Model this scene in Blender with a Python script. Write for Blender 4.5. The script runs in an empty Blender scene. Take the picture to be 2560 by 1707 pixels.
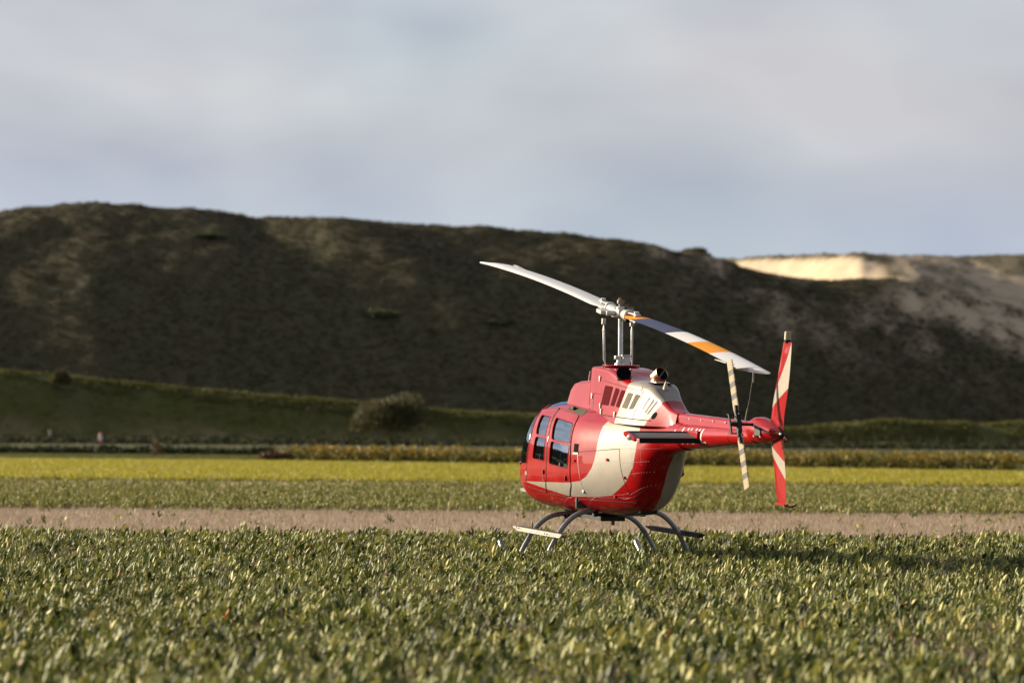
import bpy, bmesh, math, random
import numpy as np
from mathutils import Vector, Matrix, Euler
from math import radians, sin, cos, tan, pi, atan2, sqrt

S = bpy.context.scene
COL = S.collection
rng = np.random.default_rng(7)
random.seed(7)

# ------------------------------------------------------------------ camera
EYE = 1.74
FPX = 8550.0                                   # focal length in pixels of the 2560 px wide photograph
PITCH = atan2(1080 - 853.5, FPX)
ROLL = radians(0.40)
cam = bpy.data.cameras.new('camera')
cam.sensor_width = 36.0
cam.lens = FPX / 2560 * 36.0
cam.clip_start = 0.5
cam.clip_end = 6000
cam.dof.use_dof = True
cam.dof.focus_distance = 44.0
cam.dof.aperture_fstop = 1.9
camo = bpy.data.objects.new('camera', cam)
COL.objects.link(camo)
_f = Vector((0, cos(PITCH), sin(PITCH)))
_r = Vector((1, 0, 0)); _u = _r.cross(_f)
_r2 = _r * cos(ROLL) + _u * sin(ROLL); _u2 = _u * cos(ROLL) - _r * sin(ROLL)
camo.matrix_world = Matrix(((_r2.x, _u2.x, -_f.x, 0), (_r2.y, _u2.y, -_f.y, 0), (_r2.z, _u2.z, -_f.z, EYE), (0, 0, 0, 1)))
S.camera = camo

# ------------------------------------------------------------------ light
SUN_E = radians(16.0); SUN_BEYOND = radians(28.0)
sdir = Vector((-cos(SUN_E) * cos(SUN_BEYOND), cos(SUN_E) * sin(SUN_BEYOND), sin(SUN_E)))
sun = bpy.data.lights.new('sun', 'SUN')
sun.energy = 5.0
sun.angle = radians(0.5)
sun.color = (1.0, 0.84, 0.60)
suno = bpy.data.objects.new('sun', sun)
suno.rotation_euler = sdir.to_track_quat('Z', 'Y').to_euler()
suno.location = (-30, 30, 30)
COL.objects.link(suno)

W = bpy.data.worlds.new('World'); S.world = W
W.use_nodes = True
nt = W.node_tree; nt.nodes.clear()
def N(nt, t, **kw):
    n = nt.nodes.new(t)
    for k, v in kw.items():
        if k.startswith('i_'):
            n.inputs[k[2:].replace('_', ' ')].default_value = v
        else:
            setattr(n, k, v)
    return n
def L(nt, a, b): nt.links.new(a, b)
SKY_STRENGTH = 0.10
out = N(nt, 'ShaderNodeOutputWorld')
bg = N(nt, 'ShaderNodeBackground'); bg.inputs['Strength'].default_value = SKY_STRENGTH
sky = N(nt, 'ShaderNodeTexSky'); sky.sky_type = 'NISHITA'; sky.sun_disc = False
sky.sun_elevation = SUN_E; sky.sun_rotation = atan2(sdir.x, sdir.y) % (2 * pi)
sky.air_density = 1.0; sky.dust_density = 1.0; sky.ozone_density = 1.5
tc = N(nt, 'ShaderNodeTexCoord')
mp = N(nt, 'ShaderNodeMapping'); mp.inputs['Scale'].default_value = (1.0, 1.0, 2.6); mp.inputs['Location'].default_value = (0.31, 0.2, 0.1)
L(nt, tc.outputs['Generated'], mp.inputs['Vector'])
n1 = N(nt, 'ShaderNodeTexNoise'); n1.inputs['Scale'].default_value = 5.2; n1.inputs['Detail'].default_value = 4; n1.inputs['Roughness'].default_value = 0.5; n1.inputs['Distortion'].default_value = 0.35
L(nt, mp.outputs[0], n1.inputs['Vector'])
r1 = N(nt, 'ShaderNodeValToRGB')                # how much cloud covers the blue
r1.color_ramp.elements[0].position = 0.36; r1.color_ramp.elements[0].color = (0.80, 0.80, 0.80, 1)
r1.color_ramp.elements[1].position = 0.62; r1.color_ramp.elements[1].color = (0.97, 0.97, 0.97, 1)
L(nt, n1.outputs['Fac'], r1.inputs['Fac'])
mp2 = N(nt, 'ShaderNodeMapping'); mp2.inputs['Scale'].default_value = (1.0, 1.0, 2.0); mp2.inputs['Location'].default_value = (3.3, 1.2, 0.4)
L(nt, tc.outputs['Generated'], mp2.inputs['Vector'])
n2 = N(nt, 'ShaderNodeTexNoise'); n2.inputs['Scale'].default_value = 8.0; n2.inputs['Detail'].default_value = 3; n2.inputs['Roughness'].default_value = 0.40; n2.inputs['Distortion'].default_value = 0.2
L(nt, mp2.outputs[0], n2.inputs['Vector'])
def sky_ramp(fac, lo, hi, p0, p1):
    r = N(nt, 'ShaderNodeValToRGB'); r.color_ramp.elements[0].position = p0; r.color_ramp.elements[0].color = (*lo, 1)
    r.color_ramp.elements[1].position = p1; r.color_ramp.elements[1].color = (*hi, 1); L(nt, fac, r.inputs['Fac']); return r.outputs['Color']
def sky_mix(f, a, b):
    m = N(nt, 'ShaderNodeMix', data_type='RGBA'); L(nt, f, m.inputs['Factor']); L(nt, a, m.inputs['A']); L(nt, b, m.inputs['B']); return m.outputs['Result']
# cloud colour: grey undersides to pale tops, hazier and bluer towards the horizon
high_c = sky_ramp(n2.outputs['Fac'], (0.131, 0.139, 0.169), (0.235, 0.231, 0.241), 0.36, 0.68)
low_c = sky_ramp(n2.outputs['Fac'], (0.157, 0.186, 0.243), (0.208, 0.231, 0.279), 0.34, 0.68)
sxyz = N(nt, 'ShaderNodeSeparateXYZ'); L(nt, tc.outputs['Generated'], sxyz.inputs[0])
elev = N(nt, 'ShaderNodeMapRange', interpolation_type='SMOOTHSTEP'); elev.inputs['From Min'].default_value = 0.035; elev.inputs['From Max'].default_value = 0.10
L(nt, sxyz.outputs['Z'], elev.inputs['Value'])
cl_c = sky_mix(elev.outputs[0], low_c, high_c)
# thin cloud scatters sunlight forward: it brightens smoothly towards the sun
dp = N(nt, 'ShaderNodeVectorMath', operation='DOT_PRODUCT'); dp.inputs[1].default_value = sdir; L(nt, tc.outputs['Generated'], dp.inputs[0])
pw = N(nt, 'ShaderNodeMath', operation='POWER'); mxz = N(nt, 'ShaderNodeMath', operation='MAXIMUM'); mxz.inputs[1].default_value = 0.0
L(nt, dp.outputs['Value'], mxz.inputs[0]); L(nt, mxz.outputs[0], pw.inputs[0]); pw.inputs[1].default_value = 6.0
ph = N(nt, 'ShaderNodeMath', operation='MULTIPLY_ADD'); ph.inputs[1].default_value = 2.2 / SKY_STRENGTH; ph.inputs[2].default_value = 1.0 / SKY_STRENGTH
L(nt, pw.outputs[0], ph.inputs[0])
cs = N(nt, 'ShaderNodeVectorMath', operation='SCALE'); L(nt, ph.outputs[0], cs.inputs['Scale'])
L(nt, cl_c, cs.inputs[0])
mx = N(nt, 'ShaderNodeMix', data_type='RGBA')
L(nt, r1.outputs['Color'], mx.inputs['Factor'])
L(nt, sky.outputs['Color'], mx.inputs['A']); L(nt, cs.outputs[0], mx.inputs['B'])
L(nt, mx.outputs['Result'], bg.inputs['Color'])
L(nt, bg.outputs[0], out.inputs[0])

S.view_settings.view_transform = 'Standard'; S.view_settings.look = 'None'
S.view_settings.exposure = 1.35; S.view_settings.gamma = 1.0; S.view_settings.use_curve_mapping = False
S.render.engine = 'CYCLES'
S.cycles.max_bounces = 8; S.cycles.transparent_max_bounces = 12
S.cycles.use_denoising = True

# ------------------------------------------------------------------ helpers
def horizon(px): return 1071.0 + 0.00703 * px      # height of the horizon in the photograph at column px
def at(px, D): return (px - 1280.0) / FPX * D      # ground X of column px at distance D
def zat(px, py, D): return EYE + (horizon(px) - py) / FPX * D

def tag(o, label=None, cat=None, group=None, kind=None):
    if label: o['label'] = label
    if cat: o['category'] = cat
    if group: o['group'] = group
    if kind: o['kind'] = kind
    return o
def empty(name, loc=(0, 0, 0), rz=0.0):
    o = bpy.data.objects.new(name, None); o.location = loc; o.rotation_euler = (0, 0, rz)
    o.empty_display_size = 0.3
    COL.objects.link(o); return o

class MB:
    def __init__(s): s.v = []; s.f = []; s.m = []
    def add(s, vs, fs, mi=0):
        b = len(s.v); s.v += [tuple(map(float, p)) for p in vs]
        for f in fs: s.f.append(tuple(b + i for i in f)); s.m.append(mi)
        return s
    def box(s, c, d, rot=None, mi=0):
        c = Vector(c); R = rot.to_matrix() if isinstance(rot, Euler) else (rot or Matrix.Identity(3))
        vs = [c + R @ Vector((x * d[0] / 2, y * d[1] / 2, z * d[2] / 2)) for x in (-1, 1) for y in (-1, 1) for z in (-1, 1)]
        return s.add(vs, [(0, 1, 3, 2), (4, 6, 7, 5), (0, 4, 5, 1), (2, 3, 7, 6), (0, 2, 6, 4), (1, 5, 7, 3)], mi)
    def tube(s, pts, r, n=12, cap=True, mi=0, squash=None):
        pts = [Vector(p) for p in pts]; k = len(pts)
        rr = r if hasattr(r, '__len__') else [r] * k
        vs = []; ref = None
        for i in range(k):
            t = (pts[min(i + 1, k - 1)] - pts[max(i - 1, 0)]).normalized()
            if ref is None: ref = Vector((0, 0, 1)) if abs(t.z) < .9 else Vector((1, 0, 0))
            a = (ref - t * ref.dot(t)).normalized(); b = t.cross(a); ref = a
            for j in range(n):
                th = 2 * pi * j / n
                vs.append(pts[i] + (a * cos(th) + b * sin(th)) * rr[i])
        fs = [(i * n + j, i * n + (j + 1) % n, (i + 1) * n + (j + 1) % n, (i + 1) * n + j) for i in range(k - 1) for j in range(n)]
        if cap:
            fs.append(tuple(range(n - 1, -1, -1))); fs.append(tuple((k - 1) * n + j for j in range(n)))
        return s.add(vs, fs, mi)
    def loft(s, rings, cap=True, mi=0):
        n = len(rings[0]); vs = [p for r in rings for p in r]
        fs = [(i * n + j, i * n + (j + 1) % n, (i + 1) * n + (j + 1) % n, (i + 1) * n + j) for i in range(len(rings) - 1) for j in range(n)]
        if cap:
            fs.append(tuple(range(n - 1, -1, -1))); fs.append(tuple((len(rings) - 1) * n + j for j in range(n)))
        return s.add(vs, fs, mi)
    def mesh(s, name, mats, smooth=True, angle=38, fix=True):
        me = bpy.data.meshes.new(name)
        me.from_pydata(s.v, [], s.f)
        for m in (mats if isinstance(mats, (list, tuple)) else [mats]): me.materials.append(m)
        me.polygons.foreach_set('material_index', s.m)
        if fix:
            bm = bmesh.new(); bm.from_mesh(me); bmesh.ops.recalc_face_normals(bm, faces=bm.faces); bm.to_mesh(me); bm.free()
        if smooth: shade(me, angle)
        me.update(); return me
    def build(s, name, mats, parent=None, smooth=True, angle=38, fix=True):
        return link(name, s.mesh(name, mats, smooth, angle, fix), parent)
def shade(me, angle=38):
    me.polygons.foreach_set('use_smooth', [True] * len(me.polygons))
    bm = bmesh.new(); bm.from_mesh(me); c = cos(radians(angle))
    for e in bm.edges:
        if len(e.link_faces) == 2 and e.link_faces[0].normal.dot(e.link_faces[1].normal) < c: e.smooth = False
    bm.to_mesh(me); bm.free()
def link(name, me, parent=None):
    o = bpy.data.objects.new(name, me); COL.objects.link(o)
    if parent is not None: o.parent = parent
    return o
def bevel(o, w, seg=2):
    m = o.modifiers.new('bevel', 'BEVEL'); m.width = w; m.segments = seg; m.limit_method = 'ANGLE'; m.angle_limit = radians(40)
    return o

# ------------------------------------------------------------------ materials
MATS = {}
def base_mat(name):
    m = bpy.data.materials.new(name); m.use_nodes = True
    nt = m.node_tree; b = nt.nodes['Principled BSDF']; MATS[name] = m
    return m, nt, b
def mixc(nt, fac, a, b, mode='MIX'):
    n = N(nt, 'ShaderNodeMix', data_type='RGBA', blend_type=mode)
    for k, v in (('Factor', fac), ('A', a), ('B', b)):
        if hasattr(v, 'links'): L(nt, v, n.inputs[k])
        else: n.inputs[k].default_value = v if k == 'Factor' else (*v, 1)
    return n.outputs['Result']
def noise(nt, scale, detail=4, rough=.55, coord='Object', vec=None, dist=0.0):
    t = N(nt, 'ShaderNodeTexCoord'); n = N(nt, 'ShaderNodeTexNoise')
    n.inputs['Scale'].default_value = scale; n.inputs['Detail'].default_value = detail; n.inputs['Roughness'].default_value = rough; n.inputs['Distortion'].default_value = dist
    L(nt, vec if vec is not None else t.outputs[coord], n.inputs['Vector'])
    return n.outputs['Fac']
def set_stops(cr, stops):
    e = cr.elements
    e[0].position = 0.0; e[0].color = (*stops[0][1], 1); e[1].position = 1.0; e[1].color = (*stops[-1][1], 1)
    for p, c in stops:
        if 0.0 < p < 1.0: n = e.new(p); n.color = (*c, 1)
def ramp(nt, fac, stops):
    r = N(nt, 'ShaderNodeValToRGB'); set_stops(r.color_ramp, [(p, c if hasattr(c, '__len__') else (c, c, c)) for p, c in stops])
    L(nt, fac, r.inputs['Fac']); return r.outputs['Color']
def bump(nt, h, strength, dist=0.02):
    b = N(nt, 'ShaderNodeBump'); b.inputs['Strength'].default_value = strength; b.inputs['Distance'].default_value = dist
    L(nt, h, b.inputs['Height']); return b.outputs['Normal']
def mathn(nt, op, a, b=None, c=None):
    n = N(nt, 'ShaderNodeMath', operation=op)
    for i, v in enumerate((a, b, c)):
        if v is None: continue
        if hasattr(v, 'links'): L(nt, v, n.inputs[i])
        else: n.inputs[i].default_value = v
    return n.outputs[0]

def simple(name, col, rough=.5, metal=0.0, coat=0.0, var=0.15, vscale=6.0, spec=None):
    m, nt, b = base_mat(name)
    nz = noise(nt, vscale, 5)
    dark = tuple(c * (1 - var) for c in col); lite = tuple(min(1, c * (1 + var)) for c in col)
    L(nt, ramp(nt, nz, [(.3, dark), (.7, lite)]), b.inputs['Base Color'])
    rr = ramp(nt, noise(nt, vscale * 2.3, 4), [(.3, max(0, rough - .07)), (.7, min(1, rough + .07))])
    L(nt, rr, b.inputs['Roughness'])
    b.inputs['Metallic'].default_value = metal
    b.inputs['Coat Weight'].default_value = coat; b.inputs['Coat Roughness'].default_value = .08
    if spec is not None: b.inputs['Specular IOR Level'].default_value = spec
    return m

RED = (0.24, 0.0009, 0.003); SILVER = (0.25, 0.228, 0.20)
def fcurve(nt, val, pts, lo, hi):
    # piecewise linear function of val through pts, both axes rescaled to 0..1
    n = N(nt, 'ShaderNodeFloatCurve'); mpg = n.mapping; c = mpg.curves[0]
    za, zb = pts[0][0], pts[-1][0]
    P = [((z - za) / (zb - za), (min(max(v, lo), hi) - lo) / (hi - lo)) for z, v in pts]
    c.points[0].location = P[0]; c.points[1].location = P[-1]
    for p in P[1:-1]: c.points.new(*p)
    for p in c.points: p.handle_type = 'VECTOR'
    mpg.update()
    mr = N(nt, 'ShaderNodeMapRange'); mr.inputs['From Min'].default_value = za; mr.inputs['From Max'].default_value = zb
    L(nt, val, mr.inputs['Value']); L(nt, mr.outputs[0], n.inputs['Value'])
    return mathn(nt, 'MULTIPLY_ADD', n.outputs[0], hi - lo, lo)
def finish_paint(nt, b, mask):
    # glossy red enamel and silver metallic enamel, a little dust and handling wear
    nz = noise(nt, 5.0, 6, .6)
    red = ramp(nt, nz, [(.3, tuple(c * .86 for c in RED)), (.7, tuple(min(1, c * 1.08) for c in RED))])
    sil = ramp(nt, nz, [(.3, tuple(c * .92 for c in SILVER)), (.7, tuple(c * 1.05 for c in SILVER))])
    col = mixc(nt, mask, red, sil)
    dust = ramp(nt, noise(nt, 2.3, 7, .7), [(.6, 0.0), (.95, .10)])
    col = mixc(nt, mathn(nt, 'MULTIPLY', dust, mask), col, (.16, .13, .10))
    L(nt, col, b.inputs['Base Color'])
    met = mathn(nt, 'MULTIPLY_ADD', mask, .15, .0)
    L(nt, met, b.inputs['Metallic'])
    ro = mathn(nt, 'ADD', mathn(nt, 'MULTIPLY_ADD', mask, .10, .36), mathn(nt, 'MULTIPLY', noise(nt, 9, 5), .10))
    L(nt, ro, b.inputs['Roughness'])
    L(nt, mathn(nt, 'MULTIPLY_ADD', mask, -.15, .62), b.inputs['Coat Weight'])
    b.inputs['Coat IOR'].default_value = 1.45; b.inputs['Specular IOR Level'].default_value = .03
    L(nt, mathn(nt, 'MULTIPLY_ADD', noise(nt, 3.1, 5, .6), .06, .0), b.inputs['Coat Roughness'])
    # sheet metal is never quite flat
    nrm = bump(nt, noise(nt, 2.6, 2, .4), .25, .018)
    L(nt, nrm, b.inputs['Normal']); L(nt, nrm, b.inputs['Coat Normal'])
def paint(name, F=None, R=None, wrap=False):
    m, nt, b = base_mat(name)
    if F is None:
        v = N(nt, 'ShaderNodeValue'); v.outputs[0].default_value = 0.0; mask = v.outputs[0]
    else:
        t = N(nt, 'ShaderNodeTexCoord'); sx = N(nt, 'ShaderNodeSeparateXYZ'); L(nt, t.outputs['Object'], sx.inputs[0])
        xf = fcurve(nt, sx.outputs['Z'], F, -4, 4); xr = fcurve(nt, sx.outputs['Z'], R, -4, 4)
        mask = mathn(nt, 'MULTIPLY', mathn(nt, 'LESS_THAN', sx.outputs['X'], xf), mathn(nt, 'GREATER_THAN', sx.outputs['X'], xr))
        if wrap:      # on the right flank the silver runs on round the stern
            w_ = mathn(nt, 'MULTIPLY', mathn(nt, 'LESS_THAN', sx.outputs['Y'], -.02), mathn(nt, 'LESS_THAN', sx.outputs['X'], -.70))
            mask = mathn(nt, 'MAXIMUM', mask, mathn(nt, 'MULTIPLY', w_, mathn(nt, 'LESS_THAN', sx.outputs['Z'], 1.74)))
    finish_paint(nt, b, mask)
    return m
SWF = [(.60, -4), (.893, -4), (.899, .33), (.95, 1.2), (.985, 1.75), (1.0, 2.11), (1.04, 1.1), (1.08, .15), (1.12, -.23), (1.19, -.42), (1.30, -.56), (1.41, -.63), (1.51, -.66), (1.69, -.67), (1.85, -.66), (1.93, -.72), (1.97, -.78), (2.2, -.85)]
SWR = [(.60, 4), (.893, 4), (.90, .1), (.91, -.12), (.93, -.53), (.97, -.94), (1.05, -1.13), (1.15, -1.32), (1.22, -1.40), (1.37, -1.55), (1.56, -1.62), (1.71, -1.64), (1.83, -1.63), (1.94, -1.57), (2.2, -1.5)]
CWF = [(1.80, -.93), (1.99, -.99), (2.17, -1.08), (2.33, -1.13), (2.45, -1.19), (2.48, -1.10), (2.53, -1.0), (2.8, -1.0)]
CWR = [(1.80, -1.88), (1.96, -1.93), (2.06, -1.98), (2.15, -2.03), (2.25, -2.09), (2.285, -2.15), (2.30, -4), (2.8, -4)]
M = {}
M['body'] = paint('red_silver_paint', SWF, SWR, True)
M['cowl'] = paint('cowling_paint', CWF, CWR)
M['red'] = paint('red_paint')
M['black'] = simple('black_rubber', (.010, .010, .010), .6, spec=.1)
M['dark'] = simple('dark_metal', (.018, .018, .019), .5, .2, spec=.2)
M['soot_and_shade'] = simple('soot_and_shade', (.004, .004, .004), .95, 0, spec=0.05)  # exhaust soot; on flat plates it stands for shade inside openings
M['steel'] = simple('brushed_steel', (.55, .54, .52), .33, .75)
M['bronze'] = simple('dark_bronze', (.20, .15, .11), .4, .7)
M['white'] = simple('white_paint', (.44, .425, .40), .38, 0, .4, var=.07)
M['skid'] = simple('grey_skid_paint', (.16, .17, .18), .32, .35, .3)
M['step'] = simple('light_grey_step', (.30, .275, .25), .45, 0, .2)
M['brass'] = simple('heat_tinted_steel', (.50, .36, .20), .35, .8)
M['grey'] = simple('grey_antislip', (.075, .068, .055), .9, spec=.05)
M['screen_red'] = simple('dark_red_screen', (.06, .003, .006), .8, var=.25, vscale=60, spec=.02)
M['screen_grey'] = simple('grey_screen', (.12, .108, .092), .8, var=.2, vscale=60, spec=.02)
M['seat'] = simple('dark_seat_fabric', (.035, .038, .045), .85)
M['cabin'] = simple('cabin_trim', (.16, .16, .165), .8)
M['stab'] = simple('dull_grey_stabilizer', (.085, .07, .073), .6, 0, 0, spec=.2)
M['lettering'] = simple('white_lettering', (.52, .50, .47), .4, 0, .5, var=.05)
M['cream'] = simple('cream_blade', (.32, .26, .16), .45, 0, .2, var=.08)
M['lamp'] = simple('clear_lamp', (.8, .8, .78), .1, 0, 1.0)
M['wire'] = simple('dark_cord', (.10, .09, .08), .8)
M['wood'] = simple('weathered_wood', (.04, .036, .03), .85)
M['post_white'] = simple('white_post_paint', (.6, .58, .55), .6)
M['post_red'] = simple('red_post_paint', (.45, .04, .04), .6)
M['concrete'] = simple('pale_concrete', (.36, .32, .27), .9)

def glass_mat(name, tint, r, sky_tint=(.74, .88, 1.0)):
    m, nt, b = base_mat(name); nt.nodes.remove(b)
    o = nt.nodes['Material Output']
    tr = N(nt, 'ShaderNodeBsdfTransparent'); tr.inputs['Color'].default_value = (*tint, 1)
    gl = N(nt, 'ShaderNodeBsdfGlossy'); gl.inputs['Roughness'].default_value = r; gl.inputs['Color'].default_value = (*sky_tint, 1)  # gloss tint paints blue sky into the pane reflections
    fr = N(nt, 'ShaderNodeFresnel'); fr.inputs['IOR'].default_value = 3.0
    nb = bump(nt, noise(nt, 3.0, 2), .15, .01); L(nt, nb, gl.inputs['Normal']); L(nt, nb, fr.inputs['Normal'])
    mxs = N(nt, 'ShaderNodeMixShader'); L(nt, fr.outputs[0], mxs.inputs[0]); L(nt, tr.outputs[0], mxs.inputs[1]); L(nt, gl.outputs[0], mxs.inputs[2])
    L(nt, mxs.outputs[0], o.inputs['Surface']); return m
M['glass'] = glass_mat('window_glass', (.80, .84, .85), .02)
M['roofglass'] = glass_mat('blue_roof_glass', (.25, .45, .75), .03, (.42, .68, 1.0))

def attr(nt, name):
    a = N(nt, 'ShaderNodeAttribute'); a.attribute_name = name; return a.outputs['Fac']
def blade_mat(name, stops):
    # flat painted stripes placed along the blade by its own radius
    m, nt, b = base_mat(name)
    r = N(nt, 'ShaderNodeValToRGB'); r.color_ramp.interpolation = 'CONSTANT'; set_stops(r.color_ramp, stops)
    L(nt, attr(nt, 'span'), r.inputs['Fac'])
    col = mixc(nt, ramp(nt, noise(nt, 6, 6, .65), [(.5, 0.0), (.85, .12)]), r.outputs['Color'], (.30, .27, .24))
    L(nt, col, b.inputs['Base Color']); b.inputs['Roughness'].default_value = .6
    b.inputs['Specular IOR Level'].default_value = .2
    return m
WH = (.72, .70, .67); OR = (.78, .29, .008); BL = (.04, .05, .11)
M['blade_stripes'] = blade_mat('striped_blade_paint', [(0, OR), (.165, BL), (.43, WH), (.59, OR), (.745, WH)])
M['blade_white'] = blade_mat('white_blade_paint', [(0, WH), (.5, WH)])
CR = (.24, .185, .105); DG = (.028, .028, .03)
M['tr_blade'] = blade_mat('banded_tail_blade_paint', [(0, CR), (.39, DG), (.47, CR), (.575, DG), (.66, CR), (.765, DG), (.845, CR)])
def fin_mat():
    m, nt, b = base_mat('fin_paint')
    u = attr(nt, 'chord'); t = N(nt, 'ShaderNodeTexCoord'); sx = N(nt, 'ShaderNodeSeparateXYZ'); L(nt, t.outputs['Object'], sx.inputs[0]); z = sx.outputs['Z']
    def band(lo0, lo1, hi0, hi1):
        lo = mathn(nt, 'MULTIPLY_ADD', u, lo1 - lo0, lo0); hi = mathn(nt, 'MULTIPLY_ADD', u, hi1 - hi0, hi0)
        return mathn(nt, 'MULTIPLY', mathn(nt, 'GREATER_THAN', z, lo), mathn(nt, 'LESS_THAN', z, hi))
    mask = mathn(nt, 'ADD', band(2.20, 2.47, 2.33, 3.0), band(1.72, 1.42, 1.82, 1.62))
    finish_paint(nt, b, mask); return m
M['fin'] = fin_mat()

# ------------------------------------------------------------------ the helicopter
heli = empty('helicopter', (1.40, 45.0, 0.0))
_TH = radians(17.0); _NU = radians(2.0)
_fw = Vector((-sin(_TH) * cos(_NU), cos(_TH) * cos(_NU), sin(_NU))); _lf = Vector((-cos(_TH), -sin(_TH), 0)); _up = _fw.cross(_lf)
HM = Matrix(((_fw.x, _lf.x, _up.x, 1.40), (_fw.y, _lf.y, _up.y, 45.0), (_fw.z, _lf.z, _up.z, 0), (0, 0, 0, 1)))
heli.matrix_world = HM
tag(heli, 'red and silver helicopter parked on its skids in the green leafy field', 'helicopter')

T = np.array([
 [3.26, .02, 1.08, 1.10, 1.06, 2.0, 2.0], [3.14, .25, 1.08, 1.26, 0.91, 2.1, 2.1], [2.95, .40, 1.10, 1.46, 0.80, 2.2, 2.2],
 [2.70, .52, 1.12, 1.72, 0.705, 2.3, 2.3], [2.40, .61, 1.15, 1.95, 0.645, 2.5, 2.4], [2.05, .66, 1.20, 2.08, 0.63, 2.75, 2.4],
 [1.65, .68, 1.25, 2.12, 0.63, 2.8, 2.4], [1.20, .68, 1.27, 2.13, 0.63, 2.8, 2.4], [0.60, .68, 1.27, 2.12, 0.64, 2.75, 2.4],
 [0.00, .65, 1.27, 2.11, 0.66, 2.7, 2.3], [-.50, .575, 1.30, 2.09, 0.69, 2.6, 2.3], [-1.0, .47, 1.37, 2.07, 0.74, 2.5, 2.3],
 [-1.35, .385, 1.46, 2.05, 0.82, 2.4, 2.3], [-1.6, .335, 1.54, 2.04, 0.98, 2.3, 2.2], [-1.8, .29, 1.62, 2.03, 1.25, 2.2, 2.1], [-2.0, .25, 1.72, 2.01, 1.47, 2.1, 2.0],
 [-2.2, .22, 1.79, 1.99, 1.57, 2.0, 2.0], [-2.5, .20, 1.80, 1.985, 1.60, 2.0, 2.0], [-2.7, .185, 1.80, 1.98, 1.62, 2.0, 2.0]])[::-1]
def pchip(x, y, q):
    x = np.asarray(x, float); y = np.asarray(y, float); h = np.diff(x); d = np.diff(y) / h
    m = np.zeros_like(y); m[0] = d[0]; m[-1] = d[-1]
    for i in range(1, len(x) - 1):
        if d[i - 1] * d[i] > 0:
            w1 = 2 * h[i] + h[i - 1]; w2 = h[i] + 2 * h[i - 1]
            m[i] = (w1 + w2) / (w1 / d[i - 1] + w2 / d[i])
    q = np.clip(q, x[0], x[-1]); i = np.clip(np.searchsorted(x, q) - 1, 0, len(x) - 2)
    t = (q - x[i]) / h[i]
    return (1 + 2 * t) * (1 - t) ** 2 * y[i] + t * (1 - t) ** 2 * h[i] * m[i] + t * t * (3 - 2 * t) * y[i + 1] + t * t * (t - 1) * h[i] * m[i + 1]
def sec(x): return [pchip(T[:, 0], T[:, k], x) for k in range(1, 7)]
def ysurf(x, z):
    w, zc, zt, zb, nu, nl = sec(x)
    r = np.clip((z - zc) / (zt - zc) if z >= zc else (zc - z) / (zc - zb), 0, 1); n = nu if z >= zc else nl
    return float(w * max(1 - r ** n, 0) ** (1 / n))
def ring(x, off=0.0, n=56):
    w, zc, zt, zb, nu, nl = sec(x); pts = []
    w = max(w + off, .004); ht = max(zt - zc + off, .004); hb = max(zc - zb + off, .004)
    for j in range(n):
        a = 2 * pi * j / n; c, s_ = cos(a), sin(a)
        e = 2 / (nu if s_ >= 0 else nl)
        y = w * abs(c) ** e * (1 if c >= 0 else -1)
        z = zc + (ht if s_ >= 0 else hb) * abs(s_) ** e * (1 if s_ >= 0 else -1)
        pts.append((x, y, z))
    return pts
XS = np.concatenate([np.linspace(-2.7, 2.0, 48)[:-1], 3.26 - 1.26 * (1 - np.sin(np.linspace(0, pi / 2, 26)))])
def prism_y(poly, y0, y1):
    n = len(poly); mb = MB()
    mb.add([(x, y0, z) for x, z in poly] + [(x, y1, z) for x, z in poly],
           [tuple(range(n)), tuple(range(2 * n - 1, n - 1, -1))] + [(i, (i + 1) % n, n + (i + 1) % n, n + i) for i in range(n)])
    return mb
def prism_z(poly, z0, z1):
    n = len(poly); mb = MB()
    mb.add([(x, y, z0) for x, y in poly] + [(x, y, z1) for x, y in poly],
           [tuple(range(n)), tuple(range(2 * n - 1, n - 1, -1))] + [(i, (i + 1) % n, n + (i + 1) % n, n + i) for i in range(n)])
    return mb
def rounded(poly, r=.05, k=4):
    o = []; n = len(poly)
    for i in range(n):
        p0, p1, p2 = (Vector((*poly[(i + d) % n], 0)) for d in (-1, 0, 1))
        a = p1 + (p0 - p1).normalized() * min(r, (p0 - p1).length * .45); b = p1 + (p2 - p1).normalized() * min(r, (p2 - p1).length * .45)
        for j in range(k + 1):
            t = j / k; q = a * (1 - t) ** 2 + p1 * 2 * t * (1 - t) + b * t * t
            o.append((q.x, q.y))
    return o
def boolean(me, cut, op):
    # boolean of two closed meshes, evaluated once; the helpers are removed again
    a = bpy.data.objects.new('tmp_a', me); b = bpy.data.objects.new('tmp_b', cut)
    COL.objects.link(a); COL.objects.link(b)
    md = a.modifiers.new('b', 'BOOLEAN'); md.operation = op; md.solver = 'EXACT'; md.object = b
    dg = bpy.context.evaluated_depsgraph_get(); dg.update()
    r = bpy.data.meshes.new_from_object(a.evaluated_get(dg))
    bpy.data.objects.remove(a); bpy.data.objects.remove(b)
    return r
W1 = rounded([(1.66, 1.925), (1.20, 1.91), (1.11, 1.655), (1.555, 1.66)])
W1B = rounded([(1.545, 1.635), (1.10, 1.63), (1.09, 1.32), (1.60, 1.33)])
W2 = rounded([(.97, 1.91), (.21, 1.86), (.11, 1.60), (.835, 1.62)])
W2B = rounded([(.84, 1.60), (.11, 1.57), (.14, 1.26), (.86, 1.295)])
WSC = [(1.92, 1.26), (1.86, 1.45), (1.80, 1.70), (1.88, 1.90), (1.98, 1.985), (2.02, 2.40), (3.6, 2.4), (3.6, 1.225), (2.9, 1.20)]
shell = MB().loft([ring(x) for x in XS])
xi = [x for x in XS if 0.0 < x < 3.12]
inner = MB().loft([ring(x, -.035) for x in xi])
cut = MB()
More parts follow.
